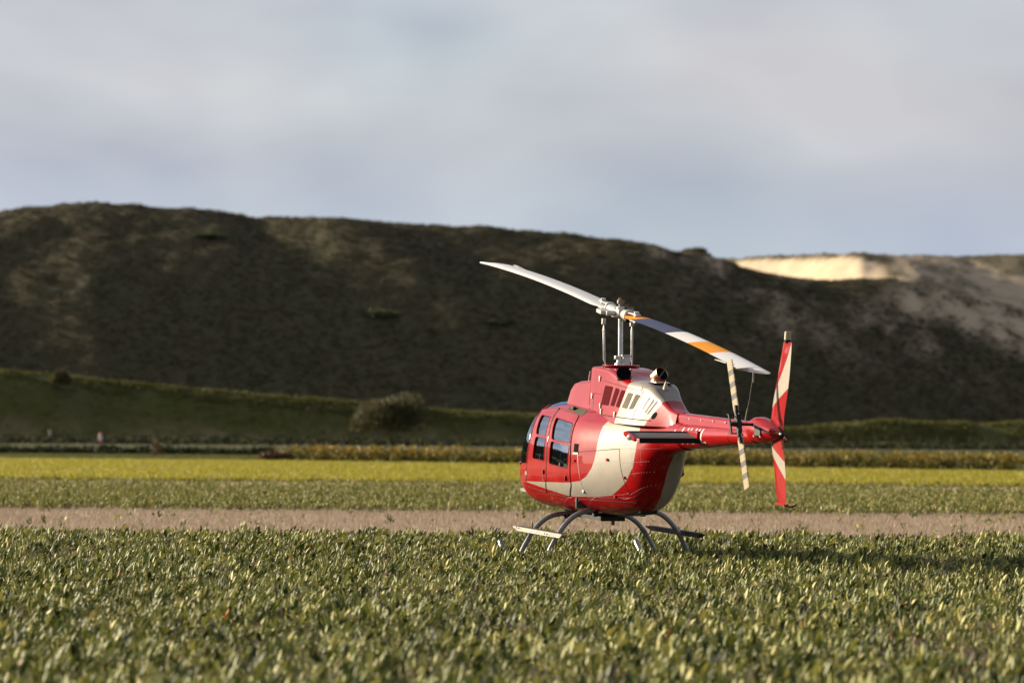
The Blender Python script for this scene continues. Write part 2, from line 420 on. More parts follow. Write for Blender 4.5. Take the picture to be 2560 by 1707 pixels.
for w in (W1, W1B, W2, W2B):
    p = prism_y(w, -1.2, 1.2); cut.add(p.v, p.f)
me = boolean(shell.mesh('s', M['body'], False), inner.mesh('i', M['cabin'], False), 'DIFFERENCE')
me = boolean(me, cut.mesh('c', M['red'], False), 'DIFFERENCE')
p = prism_y(WSC, -1.2, 1.2); me = boolean(me, p.mesh('c', M['red'], False), 'DIFFERENCE')
RW = [[(1.12, .05), (1.90, .05), (1.86, .46), (1.12, .36)], [(1.12, -.05), (1.90, -.05), (1.86, -.46), (1.12, -.36)]]
cut = MB()
for w in RW:
    p = prism_z(rounded(w), 1.85, 2.6); cut.add(p.v, p.f)
me = boolean(me, cut.mesh('c', M['red'], False), 'DIFFERENCE')
shade(me, 35); me.name = 'fuselage'
fus = link('fuselage', me, heli)

def pane(name, poly, side, mat, parent):
    sh = MB().loft([ring(x, -.008) for x in XS]).mesh('s', mat, False)
    sh = boolean(sh, MB().loft([ring(x, -.014) for x in XS]).mesh('s', mat, False), 'DIFFERENCE')
    p = prism_y(poly, .0 if side > 0 else -1.2, 1.2 if side > 0 else .0).mesh('p', mat, False)
    r = boolean(sh, p, 'INTERSECT'); shade(r, 40); r.materials.clear(); r.materials.append(mat)
    return link(name, r, parent)

# doors: slabs standing 5 mm proud of the shell, each with its own panes, frame seal, handle and hinges
DF = [(1.98, 1.98), (1.86, 1.96), (1.78, 1.80), (1.76, 1.66), (1.82, 1.45), (1.88, 1.24), (2.02, 1.02), (1.98, .93), (1.22, .895), (1.02, 1.10), (.985, 1.39), (1.005, 1.70), (1.17, 2.03)]
DR = [(1.14, 2.025), (.98, 1.70), (.965, 1.39), (1.00, 1.10), (1.20, .885), (.30, .88), (.06, 1.05), (.05, 1.43), (.12, 1.74), (.19, 1.955)]
def door(name, poly, side, wins, handle, label):
    poly = rounded(poly, .05, 3)
    a = MB().loft([ring(x, .006) for x in XS if x > -.6]).mesh('s', M['body'], False)
    a = boolean(a, MB().loft([ring(x, -.02) for x in XS if x > -.6]).mesh('s', M['cabin'], False), 'DIFFERENCE')
    a = boolean(a, prism_y(poly, .2 if side > 0 else -1.2, 1.2 if side > 0 else -.2).mesh('p', M['red'], False), 'INTERSECT')
    c = MB()
    for w in wins:
        p = prism_y(w, -1.2, 1.2); c.add(p.v, p.f)
    a = boolean(a, c.mesh('c', M['red'], False), 'DIFFERENCE'); shade(a, 35)
    d = link(name, a, heli)
    def loop(poly, r, off, mat, nm):
        pts = []
        n = len(poly)
        for i in range(n):
            p0, p1 = poly[i], poly[(i + 1) % n]
            k = max(1, int(math.hypot(p1[0] - p0[0], p1[1] - p0[1]) / .06))
            for j in range(k):
                t = j / k; x = p0[0] + (p1[0] - p0[0]) * t; z = p0[1] + (p1[1] - p0[1]) * t
                pts.append((x, side * (ysurf(x, z) + off), z))
        pts.append(pts[0])
        return MB().tube(pts, r, 6, False).build(nm, mat, d)
    loop(poly, .007, .002, M['black'], 'door_seal')
    for w in wins:
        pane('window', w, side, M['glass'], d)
        loop(w, .006, .006, M['red'], 'window_frame')
    hx, hz = handle
    y = ysurf(hx, hz) * side
    h = MB().box((hx, y + side * .012, hz), (.03, .012, .05)).box((hx - .008, y + side * .020, hz + .008), (.016, .012, .06))
    bevel(h.build('handle', M['dark'], d), .003)
    for hz2 in (1.62, 1.08):
        hx2 = (1.02 if name == 'front_door' else .06)
        hx2 = max(p[0] for p in poly if abs(p[1] - hz2) < .3) - .03
        MB().tube([(hx2, side * (ysurf(hx2, hz2 - .035) + .008), hz2 - .035), (hx2, side * (ysurf(hx2, hz2 + .035) + .008), hz2 + .035)], .010, 8).build('hinge', M['steel'], d)
    return d
for sd in (1, -1):
    door('front_door', DF, sd, (W1, W1B), (1.10, 1.17), None)
    door('rear_door', DR, sd, (W2, W2B), (.20, 1.13), None)
for sd in (1, -1):
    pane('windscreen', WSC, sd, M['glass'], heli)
# sliding vent bars in the lower panes
MB().tube([(1.34, ysurf(1.34, 1.33) - .012, 1.33), (1.31, ysurf(1.31, 1.63) - .012, 1.63)], .008, 6).build('window_bar', M['dark'], heli)
MB().tube([(.47, ysurf(.47, 1.28) - .012, 1.28), (.46, ysurf(.46, 1.58) - .012, 1.58)], .006, 6).build('window_bar', M['steel'], heli)
# windscreen pillars
def front_curve(z):
    lo, hi = 1.9, 3.26
    for _ in range(40):
        mid = (lo + hi) / 2
        if sec(mid)[2] > z: lo = mid
        else: hi = mid
    return (lo + hi) / 2
cp = [(front_curve(z), 0, z) for z in np.linspace(1.22, 2.075, 24)]
MB().tube(cp, .022, 8).build('windscreen_pillar', M['red'], heli)
for sd in (1, -1):
    pl = []
    for x, z in [(1.92, 1.26), (1.86, 1.45), (1.80, 1.70), (1.83, 1.80), (1.88, 1.90), (1.98, 1.985), (2.02, 2.04)]:
        pl.append((x, sd * (ysurf(x, z) - .004), z))
    MB().tube(pl, .018, 8).build('windscreen_frame', M['red'], heli)
pl = []
for k in range(41):
    y = -.62 + 1.24 * k / 40
    lo, hi = 1.9, 3.26
    for _ in range(30):
        mid = (lo + hi) / 2
        if ysurf(mid, 1.235) > abs(y): lo = mid
        else: hi = mid
    pl.append(((lo + hi) / 2, y, 1.235))
MB().tube(pl, .014, 8).build('windscreen_frame', M['red'], heli)
for sd in (1, -1):
    w = RW[0 if sd > 0 else 1]; mb = MB(); g = []
    for i in range(7):
        for j in range(5):
            x = 1.10 + .80 * i / 6; y = sd * (.045 + (.315 + .10 * i / 6) * j / 4)
            wv, zc, zt, zb, nu, nl = sec(x)
            z = zc + (zt - zc) * (1 - (abs(y) / wv) ** nu) ** (1 / nu)
            g.append((x, y, z - .004))
    mb.add(g, [(i * 5 + j, i * 5 + j + 1, (i + 1) * 5 + j + 1, (i + 1) * 5 + j) for i in range(6) for j in range(4)])
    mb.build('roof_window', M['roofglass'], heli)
# cabin interior
MB().box((1.35, 0, .86), (2.6, 1.05, .04)).build('cabin_floor', M['cabin'], heli)
MB().box((0.10, 0, 1.30), (.04, 1.1, 1.1)).build('rear_bulkhead', M['seat'], heli)
MB().box((1.12, 0, 1.12), (.05, 1.0, .55)).build('seat_bulkhead', M['cabin'], heli)
def seat(x, y, w):
    s = bevel(MB().box((x, y, 1.08), (.46, w, .14)).build('seat', M['seat'], heli), .04, 3)
    bevel(MB().box((x - .25, y, 1.36), (.11, w, .56), Euler((0, -.14, 0))).build('seat_back', M['seat'], s), .04, 3)
    bevel(MB().box((x - .30, y, 1.72), (.07, min(w, .30) * .8, .16), Euler((0, -.14, 0))).build('headrest', M['seat'], s), .03, 3)
seat(1.55, .31, .44); seat(1.55, -.31, .44); seat(.48, .0, 1.04)
bevel(MB().box((2.35, 0, 1.28), (.22, .5, .28), Euler((0, .3, 0))).build('instrument_panel', M['black'], heli), .03)

# roof fairing and engine cowling
def csec(x, wb, wt, z0, z1, r=.07, k=5):
    pts = [(x, wb, z0)]
    for i in range(k + 1):
        a = pi / 2 * i / k
        pts.append((x, wt - r * (1 - cos(a)) if False else wt - r + r * cos(a), z1 - r + r * sin(a)))
    pts += [(x, 0, z1 + .012)]
    L_ = [(x, -p[1], p[2]) for p in reversed(pts[:-1])]
    return pts + L_
fr = [(1.36, .33, .26, 2.12, .015), (1.33, .335, .27, 2.20, .04), (1.25, .34, .28, 2.30, .06), (1.12, .35, .285, 2.37, .07), (.9, .36, .29, 2.40, .075), (.5, .38, .30, 2.42, .08), (.16, .385, .30, 2.42, .08)]
MB().loft([csec(x, wb, wt, 1.96, z1, r) for x, wb, wt, z1, r in fr]).build('roof_fairing', M['red'], heli, angle=50)
CS = np.array([  # x, wb, wt, z1, r
 [.26, .36, .31, 2.60, .04], [.22, .37, .315, 2.605, .04], [-.1, .385, .315, 2.60, .045], [-.4, .39, .315, 2.585, .05], [-.62, .395, .31, 2.55, .06], [-.85, .40, .305, 2.49, .075],
 [-1.1, .40, .295, 2.45, .085], [-1.4, .39, .27, 2.43, .09], [-1.6, .375, .235, 2.415, .09], [-1.75, .355, .20, 2.38, .085], [-1.9, .325, .17, 2.30, .07], [-2.1, .27, .145, 2.20, .06], [-2.3, .20, .125, 2.12, .05], [-2.5, .13, .10, 2.075, .04]])
cx = np.linspace(.26, -2.5, 64)
rings = []
for x in cx:
    v = [pchip(CS[::-1, 0], CS[::-1, k], x) for k in range(1, 5)]
    rings.append(csec(x, v[0], v[1], 1.90, v[2], v[3], 7))
def cowl_y(x, z):
    wb, wt, z1, r = [float(pchip(CS[::-1, 0], CS[::-1, k], x)) for k in range(1, 5)]
    t = (z - 1.90) / (z1 - r - 1.90); return wb + (wt - wb) * min(max(t, 0), 1)
cw = MB().loft(rings).build('engine_cowling', M['cowl'], heli, angle=60)
# opening round the mast: flat black disc painting in the well's shade, with a rolled rim
el = [(-.02 + .27 * cos(a), .235 * sin(a), 2.622) for a in np.linspace(0, 2 * pi, 33)]
MB().tube(el, .012, 6, False).build('mast_opening_rim', M['red'], cw)
MB().loft([[(p[0], p[1], 2.619) for p in el[:-1]], [(p[0], p[1], 2.617) for p in el[:-1]]]).build('mast_opening', M['soot_and_shade'], cw)
def cowl_panel(name, quad, mat, parent, off=.004, r=.025):
    poly = rounded(quad, r, 3); n = len(poly)
    for sd in (1, -1):
        mb = MB(); f = [(x, sd * (cowl_y(x, z) + off), z) for x, z in poly]; bk = [(x, sd * (cowl_y(x, z) - .01), z) for x, z in poly]
        mb.add(f + bk, [tuple(range(n))] + [(i, (i + 1) % n, n + (i + 1) % n, n + i) for i in range(n)])
        mb.build(name, mat, parent, smooth=False)
for q in ([(-.39, 2.37), (-.68, 2.36), (-.61, 2.115), (-.31, 2.12)], [(-.78, 2.35), (-.92, 2.33), (-.83, 2.11), (-.69, 2.12)], [(-.98, 2.325), (-1.11, 2.32), (-1.02, 2.10), (-.90, 2.11)]):
    cowl_panel('intake_screen', q, M['screen_red'], cw)
for q in ([(-1.22, 2.30), (-1.37, 2.29), (-1.30, 2.095), (-1.12, 2.105)], [(-1.45, 2.285), (-1.57, 2.275), (-1.49, 2.10), (-1.36, 2.09)]):
    cowl_panel('intake_screen', q, M['screen_grey'], cw)
for q in ([(-1.76, 2.26), (-1.79, 2.25), (-1.73, 2.10), (-1.70, 2.11)], [(-1.86, 2.24), (-1.89, 2.23), (-1.82, 2.06), (-1.79, 2.07)], [(-1.93, 2.215), (-1.96, 2.205), (-1.88, 2.04), (-1.85, 2.05)]):
    cowl_panel('vent_slot', q, M['dark'], cw, r=.008)
cowl_panel('round_port', [(-2.02 + .045 * cos(a), 2.03 + .045 * sin(a)) for a in np.linspace(0, 2 * pi, 12, endpoint=False)], M['soot_and_shade'], cw, r=.002)
def cseam(pts, r=.0032):
    o = []
    for (x0, z0), (x1, z1) in zip(pts[:-1], pts[1:]):
        for j in range(8):
            t = j / 8; x = x0 + (x1 - x0) * t; z = z0 + (z1 - z0) * t; o.append((x, cowl_y(x, z) + .001, z))
    x, z = pts[-1]; o.append((x, cowl_y(x, z) + .001, z))
    MB().tube(o, r, 5).build('panel_seam', M['dark'], cw)
cseam([(-.30, 2.43), (-1.55, 2.33), (-1.60, 2.40)]); cseam([(-1.60, 2.35), (-1.55, 1.98)]); cseam([(.02, 2.02), (.05, 2.26), (-.28, 2.25)])
cseam([(.20, 2.0), (-.6, 1.985), (-1.4, 1.975), (-2.0, 1.965)], .006)
for x, z in [(-.36, 2.03), (-.92, 2.01), (.1, 2.22), (-.3, 2.10), (-.15, 2.45)]:
    bevel(MB().box((x, cowl_y(x, z) + .008, z), (.04, .014, .07)).build('latch', M['steel'], cw), .003)
for sd in (1, -1):
    a = Vector((-.66, sd * .26, .44)).normalized(); b0 = Vector((-.62, sd * .15, 2.355)); b1 = b0 + a * .36
    e = MB().tube([b0, b0 + a * .2, b1], [.092, .090, .095], 24, False).tube([b1, b1 - a * .008], [.095, .090], 24, False)
    ex = e.build('exhaust_stack', M['brass' if sd < 0 else 'dark'], heli)
    MB().tube([b1 - a * .01, b1 - a * .22], [.090, .082], 24, True).build('exhaust_bore', M['soot_and_shade'], ex)
# grey anti slip walkway, camera fairing and air scoop on the roof edge
def roof_z(x, y):
    wv, zc, zt, zb, nu, nl = sec(x); return float(zc + (zt - zc) * max(0, 1 - (abs(y) / wv) ** nu) ** (1 / nu))
g = []; q = [(.88, .44), (.86, .365), (.10, .395), (.12, .49)]
for i in range(13):
    for j in range(4):
        s_ = i / 12; t = j / 3
        x = (q[0][0] * (1 - s_) + q[3][0] * s_) * (1 - t) + (q[1][0] * (1 - s_) + q[2][0] * s_) * t
        y = (q[0][1] * (1 - s_) + q[3][1] * s_) * (1 - t) + (q[1][1] * (1 - s_) + q[2][1] * s_) * t
        g.append((x, y, roof_z(x, y) + .004))
MB().add(g, [(i * 4 + j, i * 4 + j + 1, (i + 1) * 4 + j + 1, (i + 1) * 4 + j) for i in range(12) for j in range(3)]).build('roof_walkway', M['grey'], heli)
zr = roof_z(.62, .43)
bevel(MB().box((.60, .44, zr + .02), (.10, .05, .04)).build('roof_vent', M['dark'], heli), .01)
# side details on the left of the fuselage
def patch(name, quad, mat, off=.004, both=False, r=.006):
    poly = rounded(quad, r, 2); n = len(poly); mb = MB()
    for sd in ((1, -1) if both else (1,)):
        mb.add([(x, sd * (ysurf(x, z) + off), z) for x, z in poly] + [(x, sd * (ysurf(x, z) - .02), z) for x, z in poly], [tuple(range(n))] + [(i, (i + 1) % n, n + (i + 1) % n, n + i) for i in range(n)])
    return mb.build(name, mat, heli, smooth=False)
patch('air_outlet', [(-.035, 1.60), (-.165, 1.60), (-.18, 1.49), (-.05, 1.485)], M['soot_and_shade'])
patch('outlet_lip', [(-.05, 1.482), (-.19, 1.487), (-.19, 1.472), (-.05, 1.467)], M['steel'], .012)
patch('drain_slot', [(-.05, .80), (-.16, .80), (-.30, .72), (-.20, .72)], M['black'])
def fseam(pts, r=.003, mat='dark', off=.001):
    o = []
    for (x0, z0), (x1, z1) in zip(pts[:-1], pts[1:]):
        k = max(2, int(math.hypot(x1 - x0, z1 - z0) / .05))
        for j in range(k):
            t = j / k; x = x0 + (x1 - x0) * t; z = z0 + (z1 - z0) * t; o.append((x, ysurf(x, z) + off, z))
    x, z = pts[-1]; o.append((x, ysurf(x, z) + off, z))
    MB().tube(o, r, 5).build('panel_seam', M[mat], fus)
fseam([(-.17, 1.495), (-.55, 1.525), (-1.22, 1.58)], .003)
fseam([(-1.22, 1.58), (-1.25, 1.40), (-1.30, 1.20), (-1.36, .99)], .0032)
fseam([(-.17, 1.47), (-.3, .93)], .002, 'steel'); fseam([(.05, .87), (-1.36, .90)], .003)
fseam([(-1.36, .95), (-1.9, 1.22)], .002)
# rows of rivets, joined: far too small to pick apart
rv = MB()
def rivrow(p0, p1, step=.032):
    k = int(math.hypot(p1[0] - p0[0], p1[1] - p0[1]) / step)
    for j in range(k + 1):
        t = j / k; x = p0[0] + (p1[0] - p0[0]) * t; z = p0[1] + (p1[1] - p0[1]) * t; y = ysurf(x, z)
        if y < .1: continue
        s_ = .0058
        rv.add([(x - s_, y - .001, z - s_), (x + s_, y - .001, z - s_), (x + s_, y - .001, z + s_), (x - s_, y - .001, z + s_), (x, y + .004, z)], [(0, 1, 4), (1, 2, 4), (2, 3, 4), (3, 0, 4)])
for a_, b_ in [((-1.0, 1.57), (-2.1, 1.62)), ((-1.5, 1.60), (-1.55, 1.25)), ((-1.75, 1.70), (-1.72, 1.40)), ((-1.3, 1.40), (-1.85, 1.45)), ((-1.35, 1.25), (-1.85, 1.32)), ((-1.35, 1.0), (-1.85, 1.20)), ((-.35, .93), (-.40, 1.20)), ((.0, .95), (.05, 1.03)), ((-.28, .91), (-1.3, .96)), ((.0, 1.44), (-.6, 1.515))]:
    rivrow(a_, b_)
tag(rv.build('rivet_rows', M['steel'], fus, smooth=False), kind='stuff')
for x, z in [(-.08, 1.38), (-.95, 1.43), (-1.32, 1.22), (-.25, .985), (-1.0, .96)]:
    y = ysurf(x, z); bevel(MB().box((x, y + .006, z), (.06, .012, .035)).build('panel_latch', M['steel' if x > -.3 and z < 1.1 else 'red'], fus), .003)
patch('door_step', [(1.98, 1.14), (1.90, 1.15), (1.90, 1.10), (1.97, 1.08)], M['steel'], .01)
MB().box((1.0, 0, .60), (1.6, .34, .06)).build('belly_panel', M['dark'], heli)
bevel(MB().box((-.9, 0, .765), (.7, .24, .10), Euler((0, .10, 0))).build('belly_fairing', M['dark'], heli), .03)
# right side cooling scoop seen past the tail
MB().tube([(-.62, -.57, 1.42), (-.66, -.62, 1.35), (-.70, -.62, 1.24), (-.70, -.55, 1.16)], [.02, .04, .045, .02], 10).build('side_scoop', M['red'], heli)

# tail boom, drive shaft cover, gearbox fairing
bxs = [(-2.25, .205, .19, 1.80), (-2.5, .19, .175, 1.80), (-3.0, .175, .16, 1.815), (-3.5, .16, .145, 1.83), (-4.2, .135, .115, 1.86), (-5.05, .105, .085, 1.885)]
def boom_at(x):
    P = np.array(bxs)[::-1]; return [float(np.interp(x, P[:, 0], P[:, k])) for k in (1, 2, 3)]
rings = []
for x in np.linspace(-2.25, -5.05, 30):
    ry, rz, zc = boom_at(x); rings.append([(x, ry * cos(a), zc + rz * sin(a)) for a in np.linspace(0, 2 * pi, 40, endpoint=False)])
boom = MB().loft(rings).build('tail_boom', M['red'], heli)
for x in (-2.62, -4.38):
    ry, rz, zc = boom_at(x)
    MB().tube([(x - .02 * sin(a), (ry + .001) * cos(a), zc + (rz + .001) * sin(a)) for a in np.linspace(0, 2 * pi, 33)], .0035, 5, False).build('boom_seam', M['dark'], boom)
rings = []
for x in np.linspace(-2.15, -4.82, 24):
    t = (x + 2.15) / -2.67; zt = 2.085 - .033 * t; zb = 1.90; w = .088 - .012 * t; r = .05
    pts = [(x, w + .012, zb), (x, w, zb + .06)] + [(x, w - r + r * cos(a), zt - r + r * sin(a)) for a in np.linspace(0, pi / 2, 6)]
    rings.append(pts + [(p[0], -p[1], p[2]) for p in reversed(pts)])
spine = MB().loft(rings).build('drive_shaft_cover', M['red'], heli, angle=60)
for x in np.arange(-2.5, -4.7, -.42):
    MB().tube([(x, .080, 2.02), (x, .092, 2.02)], .012, 8).build('fastener', M['steel'], spine)
MB().tube([(-2.18, .105, 1.945), (-3.4, .098, 1.945), (-4.7, .085, 1.945)], .007, 6).build('cover_hinge', M['red'], spine)
gx = [(-4.80, .03), (-4.83, .075), (-4.92, .12), (-5.05, .150), (-5.18, .155), (-5.32, .14), (-5.48, .105), (-5.65, .062), (-5.78, .035)]
rings = [[(x, r * cos(a), 1.965 - .05 * max(0, (-5.2 - x)) + r * sin(a)) for a in np.linspace(0, 2 * pi, 28, endpoint=False)] for x, r in gx]
gb = MB().loft(rings).build('gearbox_fairing', M['red'], heli)
MB().tube([(-5.77, 0, 1.937), (-5.80, 0, 1.936), (-5.84, 0, 1.935)], [.04, .038, .012], 16).build('tail_lamp', M['black'], gb)
MB().tube([(-5.79, .02, 1.945), (-5.83, .025, 1.945)], [.016, .010], 10).build('lamp_lens', M['lamp'], gb)
bevel(MB().box((-5.36, .132, 1.955), (.14, .012, .10), Euler((0, 0, .17))).build('oil_sight_window', M['dark'], gb), .02, 3)
for p_ in ((-5.30, .148, 2.02), (-5.30, .148, 1.90), (-5.18, .155, 2.03), (-5.42, .115, 1.90)):
    MB().tube([p_, (p_[0], p_[1] + .012, p_[2])], .012, 8).build('fastener', M['steel'], gb)

# registration letters on the boom, wrapped round its side
cu = bpy.data.curves.new('txt', 'FONT'); cu.body = 'D-HUIL'; cu.size = .30; cu.shear = .22; cu.space_character = 1.15
to = bpy.data.objects.new('txt', cu); COL.objects.link(to)
dg = bpy.context.evaluated_depsgraph_get(); dg.update()
tm = bpy.data.meshes.new_from_object(to.evaluated_get(dg)); bpy.data.objects.remove(to)
bm = bmesh.new(); bm.from_mesh(tm)
for k in range(1, 14):
    bmesh.ops.bisect_plane(bm, geom=bm.verts[:] + bm.edges[:] + bm.faces[:], plane_co=(0, k * .018, 0), plane_no=(0, 1, 0))
xsx = [v.co.x for v in bm.verts]; wx = max(xsx)
for sd in (1, -1):
    b2 = bm.copy()
    for v in b2.verts:
        u = v.co.x / wx * 1.24; h = v.co.y / .215
        x = -2.40 - u if sd > 0 else -3.64 + u
        ry, rz, zc = boom_at(x); ang = radians(-38 + 80 * h)
        v.co = ((x, sd * (ry + .003) * cos(ang), zc + (rz + .003) * sin(ang)))
    me = bpy.data.meshes.new('registration_letters'); b2.to_mesh(me); b2.free(); me.materials.append(M['lettering'])
    link('registration_letters', me, boom)
bm.free()

# fin
def airfoil(n=12, t=.12):
    xs = (1 - np.cos(np.linspace(0, pi, n))) / 2
    y = 5 * t * (.2969 * np.sqrt(xs) - .126 * xs - .3516 * xs ** 2 + .2843 * xs ** 3 - .1036 * xs ** 4)
    up_ = list(zip(xs, y)); lo_ = list(zip(xs, -y))[::-1]
    return up_ + lo_[1:-1]
AF = airfoil()
def set_attr(me, name, vals):
    a = me.attributes.new(name, 'FLOAT', 'POINT'); a.data.foreach_set('value', np.asarray(vals, dtype=np.float32))
fz = [(1.13, -5.70, .36), (1.30, -5.655, .42), (1.5, -5.62, .46), (1.75, -5.55, .52), (1.95, -5.50, .56), (2.15, -5.52, .55), (2.4, -5.61, .55), (2.6, -5.68, .50), (2.85, -5.75, .41), (3.0, -5.785, .34)]
FD = radians(7.0); rings = []; ch = []
for z in np.linspace(1.13, 3.0, 40):
    P = np.array(fz); xc = np.interp(z, P[:, 0], P[:, 1]); c = np.interp(z, P[:, 0], P[:, 2])
    r_ = []
    for u, t in AF:
        dx = (.5 - u) * c; dy = t * c
        r_.append((xc + dx * cos(FD) - dy * sin(FD) * 0, -.06 - dx * sin(FD) + dy, z)); ch.append(u)
    rings.append(r_)
fin = MB().loft(rings).build('vertical_fin', M['fin'], heli, angle=50)
set_attr(fin.data, 'chord', ch)
MB().tube([(-5.80, -.05, 2.99), (-5.80, -.05, 3.03)], .035, 14).build('fin_cap', M['black'], fin)
MB().tube([(-5.80, -.05, 3.03), (-5.805, -.05, 3.12), (-5.805, -.05, 3.125)], [.040, .036, .03], 16).build('fin_top_lamp', M['cream'], fin)
MB().tube([(-5.62, -.06, 1.14), (-5.74, -.065, 1.125), (-5.86, -.10, 1.105), (-5.90, -.14, 1.125), (-5.905, -.155, 1.15)], .011, 8).build('tail_skid', M['red'], heli)
MB().box((-5.68, -.055, 1.128), (.30, .05, .016)).build('fin_tip_plate', M['red'], fin)

# horizontal stabilizer with leading edge slat and trailing edge strip
def stab(sd):
    y0, y1 = .12 * sd, .99 * sd
    prof = [(-3.08, 1.855), (-3.12, 1.862), (-3.42, 1.810), (-3.455, 1.804), (-3.455, 1.796), (-3.25, 1.79), (-3.10, 1.82), (-3.06, 1.845)]
    return MB().loft([[(x, y0, z) for x, z in prof], [(x, y1 - .03 * sd, z) for x, z in prof]]).build('horizontal_stabilizer', M['stab'], heli, angle=20)
for sd in (1, -1):
    st = stab(sd)
    MB().loft([[(x, sd * .962, z) for x, z in [(-3.05, 1.862), (-3.12, 1.876), (-3.43, 1.816), (-3.50, 1.785), (-3.46, 1.757), (-3.2, 1.775), (-3.05, 1.825)]],
               [(x, sd * .99, z) for x, z in [(-3.06, 1.860), (-3.12, 1.870), (-3.42, 1.812), (-3.48, 1.785), (-3.45, 1.762), (-3.2, 1.78), (-3.06, 1.828)]]]).build('tip_plate', M['red'], st, angle=25)
    MB().box((-3.08, sd * .53, 1.866), (.05, .86, .010), Euler((0, .2, 0))).build('slat', M['black'], st)  # black colour paints in the slat's shadow edge
    MB().box((-3.462, sd * .50, 1.770), (.010, .84, .062)).build('trailing_strip', M['black'], st)  # black stands for shade on the rear-facing flap
    MB().tube([(-3.30, sd * .99, 1.80), (-3.30, sd * 1.012, 1.80), (-3.30, sd * 1.03, 1.80)], [.035, .032, .012], 14).build('navigation_lamp', M['lamp'], st)
    bevel(MB().box((-3.27, sd * .15, 1.84), (.42, .07, .10)).build('root_bracket', M['red'], st), .02)

# tail rotor
tr = Vector((-5.36, .37, 2.04))
trh = MB().tube([(-5.17, .10, 2.03), (tr.x, tr.y - .01, tr.z)], .018, 12).build('tail_rotor_shaft', M['dark'], heli)
hub = MB().box(tr, (.075, .05, .20), Euler((0, radians(24), 0))).tube([tr + Vector((0, -.04, 0)), tr + Vector((0, .10, 0))], [.034, .026], 14)
hub.box(tr + Vector((0, .10, 0)), (.03, .018, .24), Euler((0, radians(24), 0)))
for s_ in (1, -1):
    d_ = Vector((sin(radians(24)), 0, cos(radians(24)))) * s_
    hub.tube([tr + d_ * .12 + Vector((.05, .0, 0)), tr + d_ * .12 + Vector((.05, .10, 0)), tr + d_ * .10 + Vector((0, .10, 0))], .009, 8)
    hub.tube([tr + d_ * .05, tr + d_ * .20], [.032, .026], 12)
    hub.box(tr + d_ * .20 + Vector((-.03, .012, 0)), (.03, .03, .07), Euler((0, radians(24), 0)))
    hub.tube([tr + d_ * .13 + Vector((-.07, -.01, 0)), tr + d_ * .13 + Vector((.07, -.01, 0))], .011, 8)
bevel(hub.build('tail_rotor_hub', M['dark'], heli), .004)
for s_ in (1, -1):
    d_ = Vector((sin(radians(24)), 0, cos(radians(24)))) * s_; ax = Vector((0, 1, 0)); cd = d_.cross(ax) * s_
    tw = radians(15); cdir = (cd * cos(tw) - ax * sin(tw)); nn = d_.cross(cdir).normalized()
    rings = []; sp = []
    for r in np.linspace(.15, .80, 26):
        c = .115 if r > .2 else .09 + .025 * (r - .15) / .05
        if r > .78: c *= .92
        rings.append([tr + d_ * r + cdir * ((.5 - u) * c) + nn * (t * c * 1.1) for u, t in AF]); sp += [(r / .80)] * len(AF)
    o = MB().loft([[tuple(p) for p in r_] for r_ in rings]).build('tail_rotor_blade', M['tr_blade'], heli, angle=50); set_attr(o.data, 'span', sp)

# mast, swashplate, links and main rotor
hubc = Vector((.03, 0, 3.31))
mast = MB().tube([(-.005, 0, 2.55), (.025, 0, 3.24)], .032, 18).build('mast', M['steel'], heli)
sw = MB().tube([(.0, 0, 2.56), (.0, 0, 2.66)], [.09, .075], 18).tube([(.0, .0, 2.66), (.002, 0, 2.70)], .055, 18).box((-.03, -.06, 2.67), (.08, .10, .16)).box((-.03, -.06, 2.755), (.10, .13, .02)).box((.02, .05, 2.73), (.06, .05, .05))
bevel(sw.build('swashplate', M['steel'], heli), .006)
for y0, y1, zt in ((.215, .235, 3.20), (-.16, -.155, 3.16)):
    MB().tube([(0, y0, 2.55), (0, y0, 2.66), (.005, (y0 + y1) / 2, 2.70), (.01, y1, 3.08), (.012, y1, 3.14)], [.010, .010, .0155, .0155, .008], 12).tube([(.012, y1, 3.12), (.012, y1, zt)], .008, 8).build('pitch_link', M['steel'], heli)
AZF = radians(4.6); AZA = radians(181.2)
SL = .146
def bpt(az, s_, r, arch=.065):
    z = s_ * (SL * r) + arch * (1 - (2 * r / 5.0 - 1) ** 2)
    return hubc + Vector((cos(az) * r, sin(az) * r, z))
hb = MB()
hb.box(hubc, (.30, .16, .10)).tube([hubc + Vector((0, -.20, .0)), hubc + Vector((0, .20, .0))], .035, 12)
hb.tube([hubc + Vector((0, 0, -.06)), hubc + Vector((0, 0, .09))], [.07, .055], 16)
bevel(hb.build('rotor_hub', M['white'], heli), .012)
nut = MB().tube([hubc + Vector((0, 0, .08)), hubc + Vector((0, 0, .13))], .028, 12).box(hubc + Vector((0, 0, .15)), (.05, .09, .05)).tube([hubc + Vector((0, .0, .16)), hubc + Vector((0.0, .02, .20))], [.022, .016], 10).box(hubc + Vector((-.03, -.11, .06)), (.10, .10, .05)).box(hubc + Vector((.02, -.05, .10)), (.03, .12, .02))
bevel(nut.build('mast_nut', M['bronze'], heli), .004)
